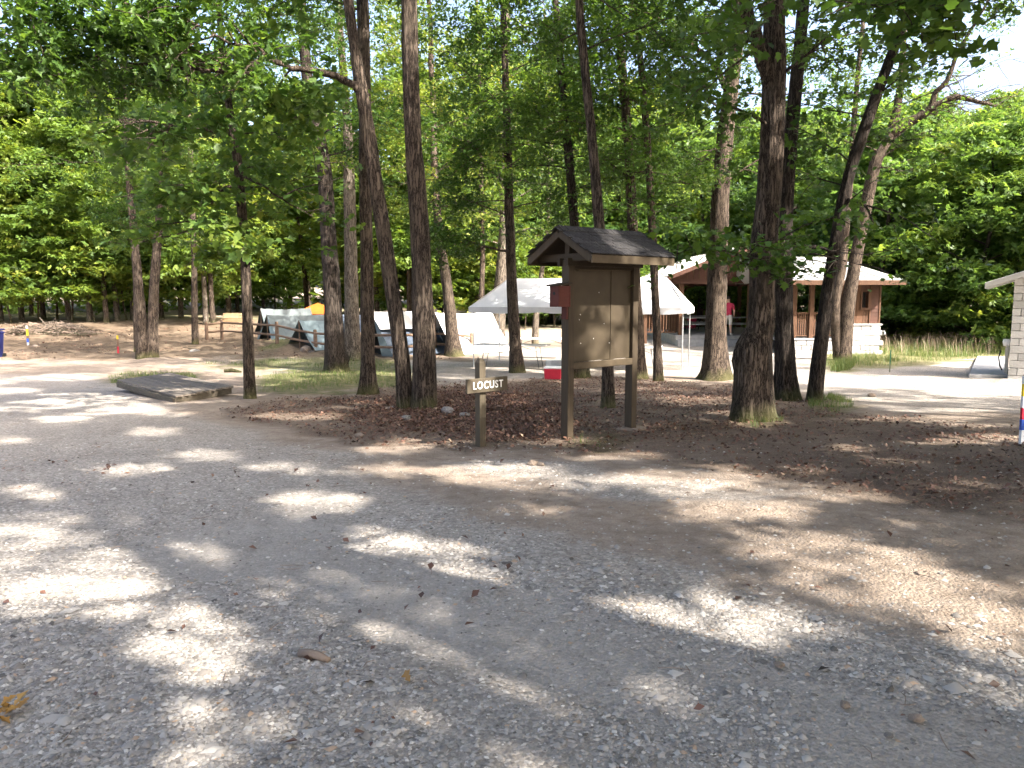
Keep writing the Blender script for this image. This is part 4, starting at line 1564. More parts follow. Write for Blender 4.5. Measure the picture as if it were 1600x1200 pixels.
def round_disc():
    b = P(1257, 552)
    o = empty('metal_tub', b)
    tag(o, 'round grey metal lid leaning on the base of the pavilion deck', 'lid')
    MB().tube([(0, .02, .31), (0, .06, .33)], .31, 28).build('plate', 'metal', o)
    pts = [(.31 * math.cos(a), .02, .31 + .31 * math.sin(a)) for a in np.linspace(0, 2 * math.pi, 29)]
    MB().tube(pts, .018, 6, cap=False).build('rim', 'metal', o)
    MB().tube([(-.08, .0, .31), (-.06, -.05, .31), (.06, -.05, .31), (.08, .0, .31)], .012, 6).build('handle', 'metal_dark', o)


round_disc()

# ------------------------------------------------------------------ the man in the pavilion
def build_person():
    x, y, z = PT(1137, 520, 35.0).x, 35.0, -.29
    o = empty('person', (x, y, -.12))
    tag(o, 'person in a red shirt and pale shorts standing in the pavilion', 'person')
    J = {'pelvis': ((0, 0, .93), .155), 'waist': ((0, .01, 1.08), .15), 'chest': ((0, .0, 1.30), .165), 'neckb': ((0, -.01, 1.47), .085), 'neck': ((.01, -.02, 1.53), .058), 'head': ((.02, -.03, 1.64), .098), 'crown': ((.02, -.02, 1.70), .085)}
    E = [('pelvis', 'waist'), ('waist', 'chest'), ('chest', 'neckb'), ('neckb', 'neck'), ('neck', 'head'), ('head', 'crown')]
    for s, nm in ((-1, 'l'), (1, 'r')):
        J.update({nm + 'hip': ((s * .10, 0, .86), .115), nm + 'thigh': ((s * .12, -.02 * s, .68), .095), nm + 'knee': ((s * .12, -.05 * s, .47), .065), nm + 'calf': ((s * .125, -.02 * s, .32), .06), nm + 'ankle': ((s * .13, .02 * s, .09), .042), nm + 'toe': ((s * .16, -.14 + .02 * s, .035), .035),
                  nm + 'sh': ((s * .19, 0, 1.40), .075), nm + 'elb': ((s * .27, .04, 1.14), .052), nm + 'wr': ((s * .22, -.14, .98 + .06 * s), .036), nm + 'hand': ((s * .19, -.22, .95 + .07 * s), .036)})
        E += [('pelvis', nm + 'hip'), (nm + 'hip', nm + 'thigh'), (nm + 'thigh', nm + 'knee'), (nm + 'knee', nm + 'calf'), (nm + 'calf', nm + 'ankle'), (nm + 'ankle', nm + 'toe'),
              ('chest', nm + 'sh'), (nm + 'sh', nm + 'elb'), (nm + 'elb', nm + 'wr'), (nm + 'wr', nm + 'hand')]
        for i, (dx, dz) in enumerate(((.02, .012), (.01, .0), (-.002, -.006), (-.014, -.014))):
            J[nm + 'f%d' % i] = ((s * (.19 + dx - .01), -.285 - .008 * (1 - abs(i - 1.4)), .94 + .07 * s + dz), .010)
            E.append((nm + 'hand', nm + 'f%d' % i))
        J[nm + 'th'] = ((s * .155, -.25, .965 + .07 * s), .011)
        E.append((nm + 'hand', nm + 'th'))
    J['nose'] = ((.025, -.125, 1.635), .018)
    E.append(('head', 'nose'))
    keys = list(J)
    me = bpy.data.meshes.new('body')
    me.from_pydata([J[k][0] for k in keys], [(keys.index(a), keys.index(b)) for a, b in E], [])
    tmp = bpy.data.objects.new('tmp_body', me)
    COL.objects.link(tmp)
    tmp.modifiers.new('skin', 'SKIN')
    ms = tmp.modifiers.new('sub', 'SUBSURF')
    ms.levels = 2
    if not me.skin_vertices:
        bpy.context.view_layer.objects.active = tmp
    for i, k in enumerate(keys):
        sv = me.skin_vertices[0].data[i]
        sv.radius = (J[k][1], J[k][1] * (.78 if k in ('pelvis', 'waist', 'chest') else 1))
        sv.use_root = (k == 'pelvis')
    bpy.context.view_layer.update()
    me2 = bpy.data.meshes.new_from_object(tmp.evaluated_get(bpy.context.evaluated_depsgraph_get()))
    bpy.data.objects.remove(tmp)
    me2.materials.clear()
    for k in ('red_cloth', 'shorts', 'skin', 'white_plastic'):
        me2.materials.append(M[k])
    for p in me2.polygons:
        p.use_smooth = True
        c = p.center
        arm = abs(c.x) > .2 and c.z > .8
        if c.z > 1.50:
            p.material_index = 2
        elif arm:
            p.material_index = 0 if c.z > 1.18 else 2
        elif c.y < -.12 and .8 < c.z < 1.2:
            p.material_index = 2
        elif c.z > .93:
            p.material_index = 0
        elif c.z > .50:
            p.material_index = 1
        elif c.z < .13:
            p.material_index = 3
        else:
            p.material_index = 2
    link_mesh('body', me2, None, o)
    bm = bmesh.new()
    bmesh.ops.create_icosphere(bm, subdivisions=3, radius=.113)
    for v in list(bm.verts):
        if v.co.y < -.045 and v.co.z < .045 or v.co.z < -.05:
            bm.verts.remove(v)
    hm = bpy.data.meshes.new('hair')
    bm.to_mesh(hm)
    bm.free()
    link_mesh('hair', hm, 'hair', o, (.02, -.018, 1.675))
    for s in (-1, 1):
        e = MB().tube([(.02 + s * .034, -.118, 1.655), (.02 + s * .034, -.124, 1.655)], .010, 8).build('eye', 'black', o)
    MB().tube([(-.005, -.118, 1.60), (.045, -.118, 1.60)], .006, 6).build('mouth', 'red_cloth', o)
    o.rotation_euler = (0, 0, R(150))
    return o


build_person()

# ------------------------------------------------------------------ white block building at the right edge
def build_block_house():
    c = P(1574, 592)
    o = empty('block_building', c, R(-33))
    tag(o, 'white split-block building with an overhanging roof at the edge of the drive', 'building')
    wh = 2.72
    me = [MB().box((0, 0, 0), (.39, .2, .19)).mesh('block', .012) for _ in range(2)]
    for m in me:
        m.materials.append(M['block'])
    W = 3.2
    for i in range(14):
        for j in range(8):
            ob = bpy.data.objects.new('block', me[j % 2])
            COL.objects.link(ob)
            ob.parent = o
            if i % 2 and j == 0:
                ob.scale = (.487, 1, 1)
            ob.location = ((.1 if j == 0 else j * .4) if i % 2 else .2 + j * .4, .1 + random.uniform(-.005, .005), .1 + i * .2 - .1)
        for j in range(5):
            ob = bpy.data.objects.new('block', me[j % 2])
            COL.objects.link(ob)
            ob.parent = o
            ob.location = (.105 + random.uniform(-.004, .004), .42 + j * .4, .1 + i * .2 - .1)
            ob.rotation_euler = (0, 0, math.pi / 2)
    MB().box((1.7, 1.3, wh / 2 - .2), (2.98, 2.2, wh)).build('wall_core', 'block', o)
    # roof falling to the left
    a, b = Vector((-.66, 1.1, wh - .22)), Vector((2.6, 1.1, wh + .92))
    ux = (b - a).normalized()
    MB().poly([(-.66, -.45, wh - .30), (2.6, -.45, wh + .84), (2.6, 2.8, wh + .84), (-.66, 2.8, wh - .30), (-.66, -.45, wh - .14), (2.6, -.45, wh + 1.0), (2.6, 2.8, wh + 1.0), (-.66, 2.8, wh - .14)],
              (3, 2, 1, 0), (4, 5, 6, 7), (0, 1, 5, 4), (2, 3, 7, 6), (0, 4, 7, 3), (1, 2, 6, 5)).build('roof', 'roof_white', o, .01)
    MB().poly([(.05, .02, wh - .02), (2.6, .02, wh - .02), (2.6, .02, wh + .8), (.05, .18, wh - .02), (2.6, .18, wh - .02), (2.6, .18, wh + .8)], (0, 1, 2), (5, 4, 3), (0, 2, 5, 3)).build('gable', 'block', o)
    MB().box((-.05, .55, .42), (.09, .22, .86)).build('fountain_pedestal', 'block', o, .02)
    MB().tube([(-.07, .46, .86), (-.07, .46, .97), (-.07, .46, 1.05)], [.08, .11, .09], 14).build('drinking_fountain', 'white_plastic', o, smooth=True)
    MB().tube([(-.2, .38, .75), (-.24, .36, .55), (-.2, .35, .32), (-.14, .36, .2)], .018, 6).build('hose', 'black', o)
    # concrete apron
    A = [P(1513, 590), P(1575, 591), P(1575, 561), P(1527, 560)]
    s = empty('concrete_apron', A[0])
    tag(s, 'grey concrete apron slab in front of the white building', 'slab')
    q0 = Vector(s.location)
    pts = [p - q0 for p in A]
    zt = .09
    MB().poly([(p.x, p.y, p.z - .2) for p in pts] + [(p.x, p.y, p.z + zt) for p in pts], (0, 3, 2, 1), (4, 5, 6, 7), (0, 1, 5, 4), (1, 2, 6, 5), (2, 3, 7, 6), (3, 0, 4, 7)).build('slab', 'concrete', s, .015)


build_block_house()

# ------------------------------------------------------------------ stakes, bin, post
def stake(u, v, hpx, wpx, bands, label, name='marker_stake', lean=0.0):
    b = P(u, v)
    o = empty(name, b)
    o.rotation_euler = (0, lean, 0)
    tag(o, label, 'stake', 'marker stakes')
    h, w = hpx * b.y / FPX, wpx * b.y / FPX
    n = len(bands)
    for k, (f0, f1, m) in enumerate(bands):
        MB().box((0, 0, h * (f0 + f1) / 2 - (.05 if k == 0 else 0)), (w, w * .7, h * (f1 - f0) - .002 + (.1 if k == 0 else 0))).build('band', m, o, .002)


stake(1597, 693, 108, 8, [(0, .20, 'white_plastic'), (.20, .36, 'stakeblue'), (.36, .53, 'red'), (.53, .70, 'white_plastic'), (.70, .88, 'yellow'), (.88, 1, 'white_plastic')], 'tall striped stake at the right edge, yellow, white, red and blue', lean=-.02)
stake(44, 540, 31, 2.6, [(0, .15, 'white_plastic'), (.15, .36, 'stakeblue'), (.36, .5, 'rail'), (.5, .85, 'yellow'), (.85, 1, 'white_plastic')], 'thin stake with a yellow top beside the far dirt bank')
stake(185, 554, 30, 2.4, [(0, .42, 'red'), (.42, .8, 'rail'), (.8, 1, 'yellow')], 'thin red-footed stake left of the double trunk')


def t_post():
    b = P(1390, 582)
    o = empty('fence_post', b)
    tag(o, 'thin green metal post standing alone in front of the tall grass', 'post')
    h = 34 * b.y / FPX
    MB().box((0, 0, h / 2 + .02), (.035, .008, h)).build('flange', 'green_metal', o)
    MB().box((0, .018, h / 2 + .02), (.008, .027, h)).build('web', 'green_metal', o)
    MB().box((0, -.006, .12), (.016, .004, .26)).build('rusty_foot', 'wood_stick', o)


t_post()


def trash_bin():
    b = P(-13, 561)
    o = empty('waste_bin', b)
    tag(o, 'blue wheeled bin cut by the left edge of the picture', 'bin')
    h = 1.0
    m = MB().poly([(-.25, -.27, 0), (.25, -.27, 0), (.25, .27, 0), (-.25, .27, 0), (-.3, -.34, h), (.3, -.34, h), (.3, .34, h), (-.3, .34, h)], (3, 2, 1, 0), (0, 1, 5, 4), (1, 2, 6, 5), (2, 3, 7, 6), (3, 0, 4, 7), (4, 5, 6, 7))
    m.build('body', 'navy', o, .02)
    MB().box((0, 0, h + .04), (.66, .74, .06), 0, .05).build('lid', 'navy', o, .02)
    MB().box((0, 0, h - .05), (.64, .72, .05)).build('rim', 'navy', o, .01)
    for s in (-1, 1):
        MB().tube([(s * .24, .3, .1), (s * .29, .3, .1)], .1, 14).build('wheel', 'black', o)


trash_bin()

# ------------------------------------------------------------------ places in full sun
for u, v, y, r_ in ((905, 470, 9.6, .10), (903, 530, 9.55, .12), (915, 590, 9.5, .05), (955, 520, 9.9, .13), (965, 545, 9.9, .10), (756, 640, 8.6, .16), (756, 590, 8.6, .08), (1000, 403, 9.9, .10),
                    (568, 170, 11.6, .22), (1195, 560, 11.0, .16), (1185, 585, 11.0, .2), (1195, 505, 11, .1), (1205, 410, 11, .14), (1120, 400, 16.0, .25), (1128, 360, 16, .2), (1205, 60, 11, .15),
                    (585, 560, 13, .2), (668, 300, 11.5, .15), (660, 440, 11.5, .12), (390, 560, 12.4, .12), (388, 420, 12.4, .1), (710, 500, 21, .5), (700, 440, 21, .5), (545, 470, 21, .4),
                    (840, 470, 23, .25), (700, 505, 29, 1.2), (600, 485, 29, .6), (500, 480, 40, 1.2), (470, 500, 33, .2), (540, 515, 31, .3),
                    (1300, 420, 31, 2.2), (1380, 425, 31, 1.6), (1350, 500, 30.5, .5), (1180, 400, 36, 1.5), (1582, 500, 20.5, .3), (240, 480, 20.5, .2), (1325, 470, 21, .3), (1315, 540, 21, .3), (330, 430, 30, .6)):
    BEAMS.append((tuple(PT(u, v, y)), r_))

_c = bpy.data.objects['canopy_shelter']
_q = _c.matrix_basis @ Vector((2.6, 1.6, 0))
SHADE.append((_q.x, _q.y, 3.0, 1.9, _c.rotation_euler.z, Hs(_q.x, _q.y) + 2.4))
_q = P(450, 530)
SHADE.append((_q.x + .8, _q.y + 1.5, 4.2, 3.5, 0, .6))

# ------------------------------------------------------------------ the trees of the clearing
LEAF_T = []
make_tree('slim dark trunk rising right beside the plank platform', [(391, 623, 27), (388, 540, 24), (384, 430, 21), (378, 330, 20), (370, 240, 19), (357, 160, 15), (347, 70, 12), (342, 0, 10)],
          lo=400, R_=2.0, n_limbs=20, top=9.5, bark='bark', seed=3, per_m=22, leaf=.16, kind='star', flare=.45, leafmat='leaf_dark',
          limbs=[[(366, 215, 8, 0), (330, 205, 7, -.3), (290, 200, 5, -.6), (245, 190, 3, -.8)], [(377, 285, 6, 0), (345, 300, 5, -.2), (318, 335, 3, -.4), (312, 370, 2, -.5)],
                 [(352, 130, 7, 0), (400, 150, 5, -.4), (440, 190, 3, -.8)], [(374, 270, 6, 0), (410, 290, 4, -.5), (440, 310, 3, -.8)]])
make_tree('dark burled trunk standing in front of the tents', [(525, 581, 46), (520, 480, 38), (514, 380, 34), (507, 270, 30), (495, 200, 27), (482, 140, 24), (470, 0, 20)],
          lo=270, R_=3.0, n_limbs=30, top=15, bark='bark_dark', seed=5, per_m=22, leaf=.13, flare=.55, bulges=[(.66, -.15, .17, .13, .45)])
make_tree('slim straight trunk with a lit flank right of the burled trunk', [(575, 616, 40), (575, 560, 30), (573, 400, 27), (571, 250, 27), (569, 120, 26), (566, 0, 25)],
          lo=40, R_=2.6, n_limbs=16, top=14, seed=8, per_m=22, leaf=.125, flare=.7, bark='bark')
make_tree('leaning half of the twin trunk, with a long limb to the left', [(634, 641, 34), (628, 560, 34), (612, 450, 33), (594, 330, 32), (579, 230, 30), (566, 150, 26), (552, 60, 22), (544, 0, 21)],
          lo=-20, R_=2.6, n_limbs=14, top=13, seed=9, per_m=26, leaf=.15, flare=.3,
          limbs=[[(566, 148, 15, 0), (545, 128, 13, -.1), (500, 112, 11, -.2), (455, 105, 10, -.35), (415, 92, 9, -.5), (385, 112, 8, -.6), (340, 110, 7, -.7), (285, 106, 6, -.9), (220, 100, 4, -1.1), (150, 108, 3, -1.4)],
                 [(415, 92, 7, -.5), (400, 72, 6, -.6), (360, 68, 5, -.7), (310, 40, 4, -.9), (260, 25, 3, -1.2)],
                 [(220, 100, 4, -1.1), (160, 60, 3, -1.4), (90, 75, 3, -1.8), (20, 60, 2, -2.0)]])
make_tree('thickest half of the twin trunk, with a round knot high up', [(663, 641, 54), (663, 570, 50), (661, 480, 47), (655, 350, 41), (646, 220, 36), (641, 100, 34), (639, 0, 33)],
          lo=-60, R_=3.6, n_limbs=16, top=16, seed=12, per_m=22, leaf=.125, flare=.35, sides=22, bulges=[(4.42, -1.25, .035, .07, .22)])
make_tree('slender trunk in front of the white canopy left of the kiosk', [(808, 582, 34), (805, 540, 26), (800, 450, 23), (796, 340, 20), (793, 220, 17), (789, 100, 14), (786, 0, 12)],
          lo=350, R_=3.2, n_limbs=36, top=13, seed=14, per_m=24, leaf=.135, kind='lobed',
          limbs=[[(795, 255, 7, 0), (770, 245, 6, -.2), (755, 240, 5, -.3), (730, 220, 3, -.5)], [(797, 395, 5, 0), (760, 385, 4, -.2), (720, 372, 3, -.4), (690, 350, 2, -.6)]])
make_tree('trunk rising behind the kiosk roof, its foot lit under the board', [(951, 637, 32), (949, 560, 26), (944, 450, 25), (937, 360, 24), (927, 240, 21), (915, 120, 18), (905, 0, 16)],
          lo=90, R_=2.8, n_limbs=22, top=13, seed=17, per_m=24, leaf=.12, flare=.35)
make_tree('stout dark trunk behind the near kiosk post', [(904, 590, 50), (903, 500, 30), (899, 380, 20), (890, 260, 19), (880, 150, 17), (872, 50, 14)],
          lo=300, R_=3.0, n_limbs=30, top=14, seed=18, per_m=22, leaf=.135, bark='bark_dark', flare=.35)
make_tree('thin trunk just right of the kiosk board', [(1000, 592, 26), (998, 540, 19), (991, 420, 18), (985, 280, 16), (976, 150, 14), (966, 40, 12)],
          lo=330, R_=3.0, n_limbs=32, top=13, ws=0.95, seed=20, per_m=22, leaf=.13)
make_tree('thin trunk second to the right of the kiosk board', [(1029, 596, 24), (1027, 540, 18), (1021, 400, 17), (1014, 260, 16), (1003, 120, 13), (994, 20, 12)],
          lo=290, R_=2.6, n_limbs=26, top=12, seed=21, per_m=22, leaf=.13)
make_tree('flared trunk with light peeling patches in front of the pavilion gable', [(1117, 593, 52), (1118, 540, 37), (1121, 430, 34), (1126, 300, 31), (1137, 180, 27), (1150, 80, 24), (1157, 0, 22)],
          lo=290, R_=3.2, n_limbs=22, top=15, ws=0.85, seed=23, per_m=17, leaf=.13, flare=.55, bark='bark',
          limbs=[[(1140, 150, 13, 0), (1115, 100, 10, -.4), (1080, 70, 8, -.8), (1045, 40, 5, -1.2), (1020, 20, 3, -1.4)]])
make_tree('thickest trunk, swollen below a shoulder and mossy at the foot', [(1178, 656, 72), (1178, 600, 64), (1178, 535, 59), (1188, 505, 46), (1192, 400, 44), (1203, 280, 42), (1209, 150, 39), (1211, 0, 34)],
          lo=200, R_=2.4, n_limbs=15, top=14, ws=0.88, seed=25, per_m=16, leaf=.115, flare=.35, sides=24, bulges=[(1.02, 3.0, .055, .12, .5)], kind='star',
          limbs=[[(1207, 150, 26, 0), (1194, 100, 24, -.1), (1178, 50, 22, -.2), (1157, -10, 19, -.3)], [(1190, 410, 6, 0), (1165, 405, 5, -.6), (1150, 425, 3, -.9)]])
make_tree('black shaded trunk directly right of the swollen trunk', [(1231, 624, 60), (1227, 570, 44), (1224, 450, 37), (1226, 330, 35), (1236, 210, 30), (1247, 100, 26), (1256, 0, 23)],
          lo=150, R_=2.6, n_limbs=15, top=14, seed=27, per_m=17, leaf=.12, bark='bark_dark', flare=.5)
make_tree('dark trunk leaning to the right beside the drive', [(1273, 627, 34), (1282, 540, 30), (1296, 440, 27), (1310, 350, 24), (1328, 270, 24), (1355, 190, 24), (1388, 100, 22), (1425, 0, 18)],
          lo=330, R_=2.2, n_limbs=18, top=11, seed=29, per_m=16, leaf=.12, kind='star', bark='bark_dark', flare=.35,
          limbs=[[(1304, 395, 5, 0), (1275, 385, 4, -.6), (1255, 400, 3, -.9)], [(1318, 310, 6, 0), (1350, 320, 4, -.5), (1365, 350, 3, -.7)]])
make_tree('pale forked trunk on the grass left of the pavilion wing', [(1317, 563, 34), (1322, 500, 30), (1336, 410, 25), (1352, 330, 24), (1370, 250, 24), (1390, 213, 20), (1405, 150, 15), (1412, 60, 11)],
          lo=270, R_=3.4, n_limbs=22, top=13, seed=31, per_m=18, leaf=.14, bark='bark', flare=.3,
          stems=[[(1312, 555, 24), (1305, 480, 20), (1316, 415, 18), (1322, 345, 16), (1330, 260, 13), (1335, 180, 11)]],
          limbs=[[(1392, 210, 18, 0), (1425, 190, 15, -.3), (1455, 170, 13, -.6), (1490, 152, 11, -.9), (1525, 158, 7, -1.1), (1555, 166, 5, -1.3)],
                 [(1453, 172, 11, -.6), (1462, 145, 9, -.7), (1480, 125, 8, -.9), (1500, 75, 6, -1.0), (1530, 25, 5, -1.2), (1550, -10, 4, -1.3)]])
make_tree('double trunk fused at the foot, beyond the plank platform', [(226, 561, 34), (222, 520, 26), (216, 440, 19), (207, 340, 15), (200, 260, 12), (196, 170, 10)],
          lo=300, R_=3.4, n_limbs=26, top=14, seed=33, per_m=18, leaf=.15, flare=.3,
          stems=[[(236, 560, 30), (239, 500, 22), (243, 420, 19), (250, 330, 16), (256, 250, 13), (262, 170, 10)]])
make_tree('short thin trunk touching the left of the double trunk', [(213, 550, 9), (212, 500, 8), (211, 430, 7), (207, 330, 6)], lo=390, R_=1.8, n_limbs=14, top=7, ws=0.9, seed=34, per_m=18, leaf=.15, flare=.2, sides=12)
make_tree('single trunk at the left end of the rail fence', [(305, 538, 13), (304, 480, 11), (303, 400, 10), (300, 300, 9), (296, 200, 8)], lo=390, R_=3.4, n_limbs=26, top=13, ws=0.85, seed=35, per_m=14, leaf=.18, flare=.25, sides=14, leafmat='leaf_far', kind='kite')
make_tree('pale trunk behind and right of the burled trunk', [(552, 560, 32), (550, 500, 25), (548, 400, 22), (546, 300, 19), (543, 200, 15)], lo=280, R_=3.4, n_limbs=24, top=15, ws=0.9, seed=36, per_m=15, leaf=.16, bark='bark_pale', flare=.35, leafmat='leaf_far')
make_tree('lit leaning trunk in front of the bright white tent', [(709, 557, 32), (706, 520, 22), (699, 450, 19), (690, 390, 16), (682, 320, 14), (678, 240, 12)], lo=350, R_=3.2, n_limbs=26, top=14, ws=0.88, seed=37, per_m=15, leaf=.16, flare=.5, leafmat='leaf_far')
make_tree('pale stout trunk seen under the left half of the white canopy', [(776, 545, 30), (778, 500, 27), (783, 440, 22), (788, 350, 18), (785, 240, 15)], lo=380, R_=3.4, n_limbs=24, top=14, ws=0.9, seed=38, per_m=13, leaf=.18, bark='bark_pale', flare=.3, leafmat='leaf_far', kind='kite')
make_tree('thin trunk left of the pale one under the white canopy', [(752, 545, 13), (752, 480, 12), (754, 400, 11), (752, 300, 10), (750, 200, 8)], lo=370, R_=3.0, n_limbs=22, top=14, seed=39, per_m=13, leaf=.18, flare=.25, leafmat='leaf_far', kind='kite', sides=12)
make_tree('pale trunk seen under the middle of the white canopy', [(836, 538, 15), (838, 490, 13), (846, 430, 11), (855, 350, 10), (860, 250, 9)], lo=380, R_=3.2, n_limbs=22, top=14, seed=40, per_m=13, leaf=.18, bark='bark_pale', flare=.25, leafmat='leaf_far', kind='kite', sides=12)

# trees added beside and behind the camera for shade, crowns cut for sun patches
for i, (x, y) in enumerate(((4.5, -6.5), (9.5, -4.0), (14.5, -1.0), (8.0, -10.0), (14.0, -7.5), (19.5, -3.5), (12.0, 3.2), (17.5, 4.2), (23.0, 1.5), (2.0, -11.5), (-3.0, -5.0), (6.5, -1.8), (4.5, .8), (7.8, 6.3), (11.5, 10.5), (22.5, 15.0), (27.0, 12.0), (19.0, -9.0), (25.0, -4.0))):
    r = np.random.default_rng(100 + i)
    root = empty('tree', (x, y, Hs(x, y)))
    tag(root, 'tall shade tree added outside the picture, crown thinned for sun patches', 'tree', 'shade trees around the road')
    Ht = r.uniform(14, 17)
    pts = [Vector((0, 0, -.2)), Vector((r.normal(0, .1), r.normal(0, .1), 4)), Vector((r.normal(0, .3), r.normal(0, .3), 9)), Vector((r.normal(0, .5), r.normal(0, .5), Ht))]
    me, at, Lt = trunk_mesh('trunk', pts, [.24, .2, .15, .04], 14, .5, .06, 200 + i, step=.5)
    link_mesh('trunk', me, 'bark', root)
    tubes, lv = [], []
    k = r.uniform(0, 6)
    for z in np.linspace(6.4, Ht - .4, 30):
        q, r0 = at(min(z / Ht * Lt, Lt))
        f = (z - 5.6) / (Ht - 5.6)
        k += 2.4
        t2, l2 = grow(r, np.array(q), k + r.normal(0, .3), 4.6 * (.5 + .5 * math.sin(math.pi * (.2 + .75 * f))), r.uniform(.05, .5), .04, 6, 10)
        tubes += t2
        lv += l2
    mb = MB()
    for p_, r_ in tubes:
        mb.tube(p_, r_, 3, cap=False)
    mb.build('branches', 'bark', root)['kind'] = 'stuff'
    if i == 6:                                          # a branch of this one hangs over the road
        b0 = np.array(root.location)
        st_pt = np.array(at(5.2)[0])
        near_t, near_l = [], []
        for (uu, vv, yy) in ((1180, 15, 6.6), (1290, 25, 6.2), (1400, 10, 6.0), (1480, -10, 5.6), (1240, -30, 6.8), (1340, -5, 6.4)):
            e_ = np.array(PT(uu, vv, yy)) - b0
            m_ = (st_pt + e_) / 2 + np.array([0, 0, .5])
            near_t.append(([st_pt, m_, e_ + np.array([.3, -.1, .12]), e_], [.05, .03, .01, .004]))
            for _ in range(3):
                t2, l2 = grow(r, e_ + np.array([r.uniform(0, .5), r.normal(0, .15), .08]), r.uniform(0, 6.28), r.uniform(.3, .6), r.normal(-.1, .2), .006, 2, 16)
                near_t += t2
                near_l += l2
        tubes += near_t
        npos = np.concatenate(near_l)
        link_mesh('leafy_spray', leaves_mesh('leafy_spray', npos, r.uniform(.08, .13, len(npos)), 'star', np.clip(r.normal(.5, .2, len(npos)), 0, 1), r), 'leaf', root)['kind'] = 'stuff'
        mb = MB()
        for p_, r_ in near_t:
            mb.tube(p_, r_, 5, cap=False)
        mb.build('hanging_branches', 'bark', root)['kind'] = 'stuff'
    pos = np.concatenate(lv)
    wp = pos + np.array(root.location)
    pos = pos[r.random(len(pos)) > lit_prob(wp)]
    size = r.uniform(.22, .36, len(pos))
    link_mesh('crown', leaves_mesh('crown', pos, size, 'kite', np.clip(r.normal(.5, .2, len(pos)), 0, 1), r), 'leaf', root)

# ------------------------------------------------------------------ the woods around the clearing
def crown_points(r, zlo, ztop, Rm, n_pads, per_pad, flat=.35):
    out, clump = [], []
    for i in range(n_pads):
        f = (i + r.random()) / n_pads
        z = zlo + (ztop - zlo) * f
        rad = Rm * (.45 + .55 * math.sin(math.pi * min(1, .22 + .78 * f))) * math.sqrt(r.uniform(.08, 1))
        a = r.uniform(0, 6.283)
        c = np.array([rad * math.cos(a), rad * math.sin(a), z - .12 * rad])
        pr = r.uniform(.45, 1.05)
        d = r.normal(0, 1, (per_pad, 3)) * np.array([pr, pr, pr * flat]) * .62
        out.append(c + d)
        clump.append(np.full(per_pad, r.normal(0, .16)) + d[:, 2] * .25)
    return np.concatenate(out), np.concatenate(clump)


def wood_variant(seed, zlo, ztop, Rm, n_pads, per_pad, leaf, flat=.35, trunk_r=.16, lean=.4, kind='spray'):
    r = np.random.default_rng(seed)
    pts = [Vector((0, 0, -.3)), Vector((r.normal(0, .1), r.normal(0, .1), ztop * .25)), Vector((r.normal(0, lean), r.normal(0, lean), ztop * .6)), Vector((r.normal(0, lean), r.normal(0, lean), ztop * .97))]
    tm, at, Lt = trunk_mesh('trunk', pts, [trunk_r, trunk_r * .8, trunk_r * .5, .02], 10, .4, .06, seed, step=.5)
    pos, cl = crown_points(r, zlo, ztop, Rm, n_pads, per_pad, flat)
    size = r.uniform(.75, 1.3, len(pos)) * leaf
    tint = np.clip(.45 + cl + r.normal(0, .10, len(pos)), 0, 1)
    cm = leaves_mesh('crown', pos, size, kind, tint, r, .5, .2)
    mb = MB()
    for i in range(10):
        z = zlo + (ztop - zlo) * (.05 + .8 * i / 10)
        q, r0 = at(z / ztop * Lt)
        a = i * 2.4 + r.normal(0, .3)
        l_ = Rm * r.uniform(.5, .9)
        mb.tube([q, q + Vector((math.cos(a) * l_ * .5, math.sin(a) * l_ * .5, l_ * .22)), q + Vector((math.cos(a) * l_, math.sin(a) * l_, l_ * .25))], [trunk_r * .3, trunk_r * .18, .01], 4, cap=False)
    bm_ = mb.mesh('branches')
    return tm, bm_, cm


VAR_TALL = [wood_variant(300 + i, 3.0 + .5 * (i % 3), 14.5, 3.4, 95, 85, .30, trunk_r=.17) for i in range(4)]
VAR_FULL = [wood_variant(320 + i, .7, 11.0, 3.6, 120, 80, .30, trunk_r=.15) for i in range(3)]
VAR_SAP = [wood_variant(340 + i, 1.0, 4.6, 1.5, 34, 60, .22, .22, .045, .15) for i in range(3)]


def place_wood(var, x, y, s, rz, bark, leafm, label, group, name='tree', sz=1.0):
    root = empty(name, (x, y, Hs(x, y)), rz)
    root.scale = (s, s, s * sz)
    tag(root, label, 'tree', group)
    for me, nm, mt in zip(var, ('trunk', 'branches', 'crown'), (bark, bark, leafm)):
        if not me.materials:
            me.materials.append(M[mt])
        o = bpy.data.objects.new(nm, me)
        COL.objects.link(o)
        o.material_slots[0].link = 'OBJECT'
        o.material_slots[0].material = M[mt]
        o.parent = root
        if nm == 'branches':
            o['kind'] = 'stuff'


rw = random.Random(77)
# trunks one can tell apart beyond the clearing: column and row of the foot, trunk width
ORD = ['first', 'second', 'third', 'fourth', 'fifth', 'sixth', 'seventh', 'eighth', 'ninth', 'tenth', 'eleventh', 'twelfth', 'thirteenth', 'fourteenth', 'fifteenth', 'sixteenth', 'seventeenth', 'eighteenth']
LEFT_WOOD = [(2, 502), (34, 500), (68, 499), (108, 500), (140, 503), (167, 504), (184, 501), (207, 499), (253, 499), (322, 507), (334, 507), (412, 486), (455, 484), (283, 497), (-30, 505), (372, 490), (-75, 500)]
for i, (u, v) in enumerate(sorted(LEFT_WOOD)):
    p = P(u, v)
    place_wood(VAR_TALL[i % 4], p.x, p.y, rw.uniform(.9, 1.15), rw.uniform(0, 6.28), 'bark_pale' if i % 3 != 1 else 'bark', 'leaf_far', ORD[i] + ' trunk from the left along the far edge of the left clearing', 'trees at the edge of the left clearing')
MID_WOOD = [(590, 497), (640, 500), (690, 497), (520, 494), (745, 505), (800, 503), (860, 505), (910, 500), (960, 503), (1010, 500), (1055, 500), (480, 492)]
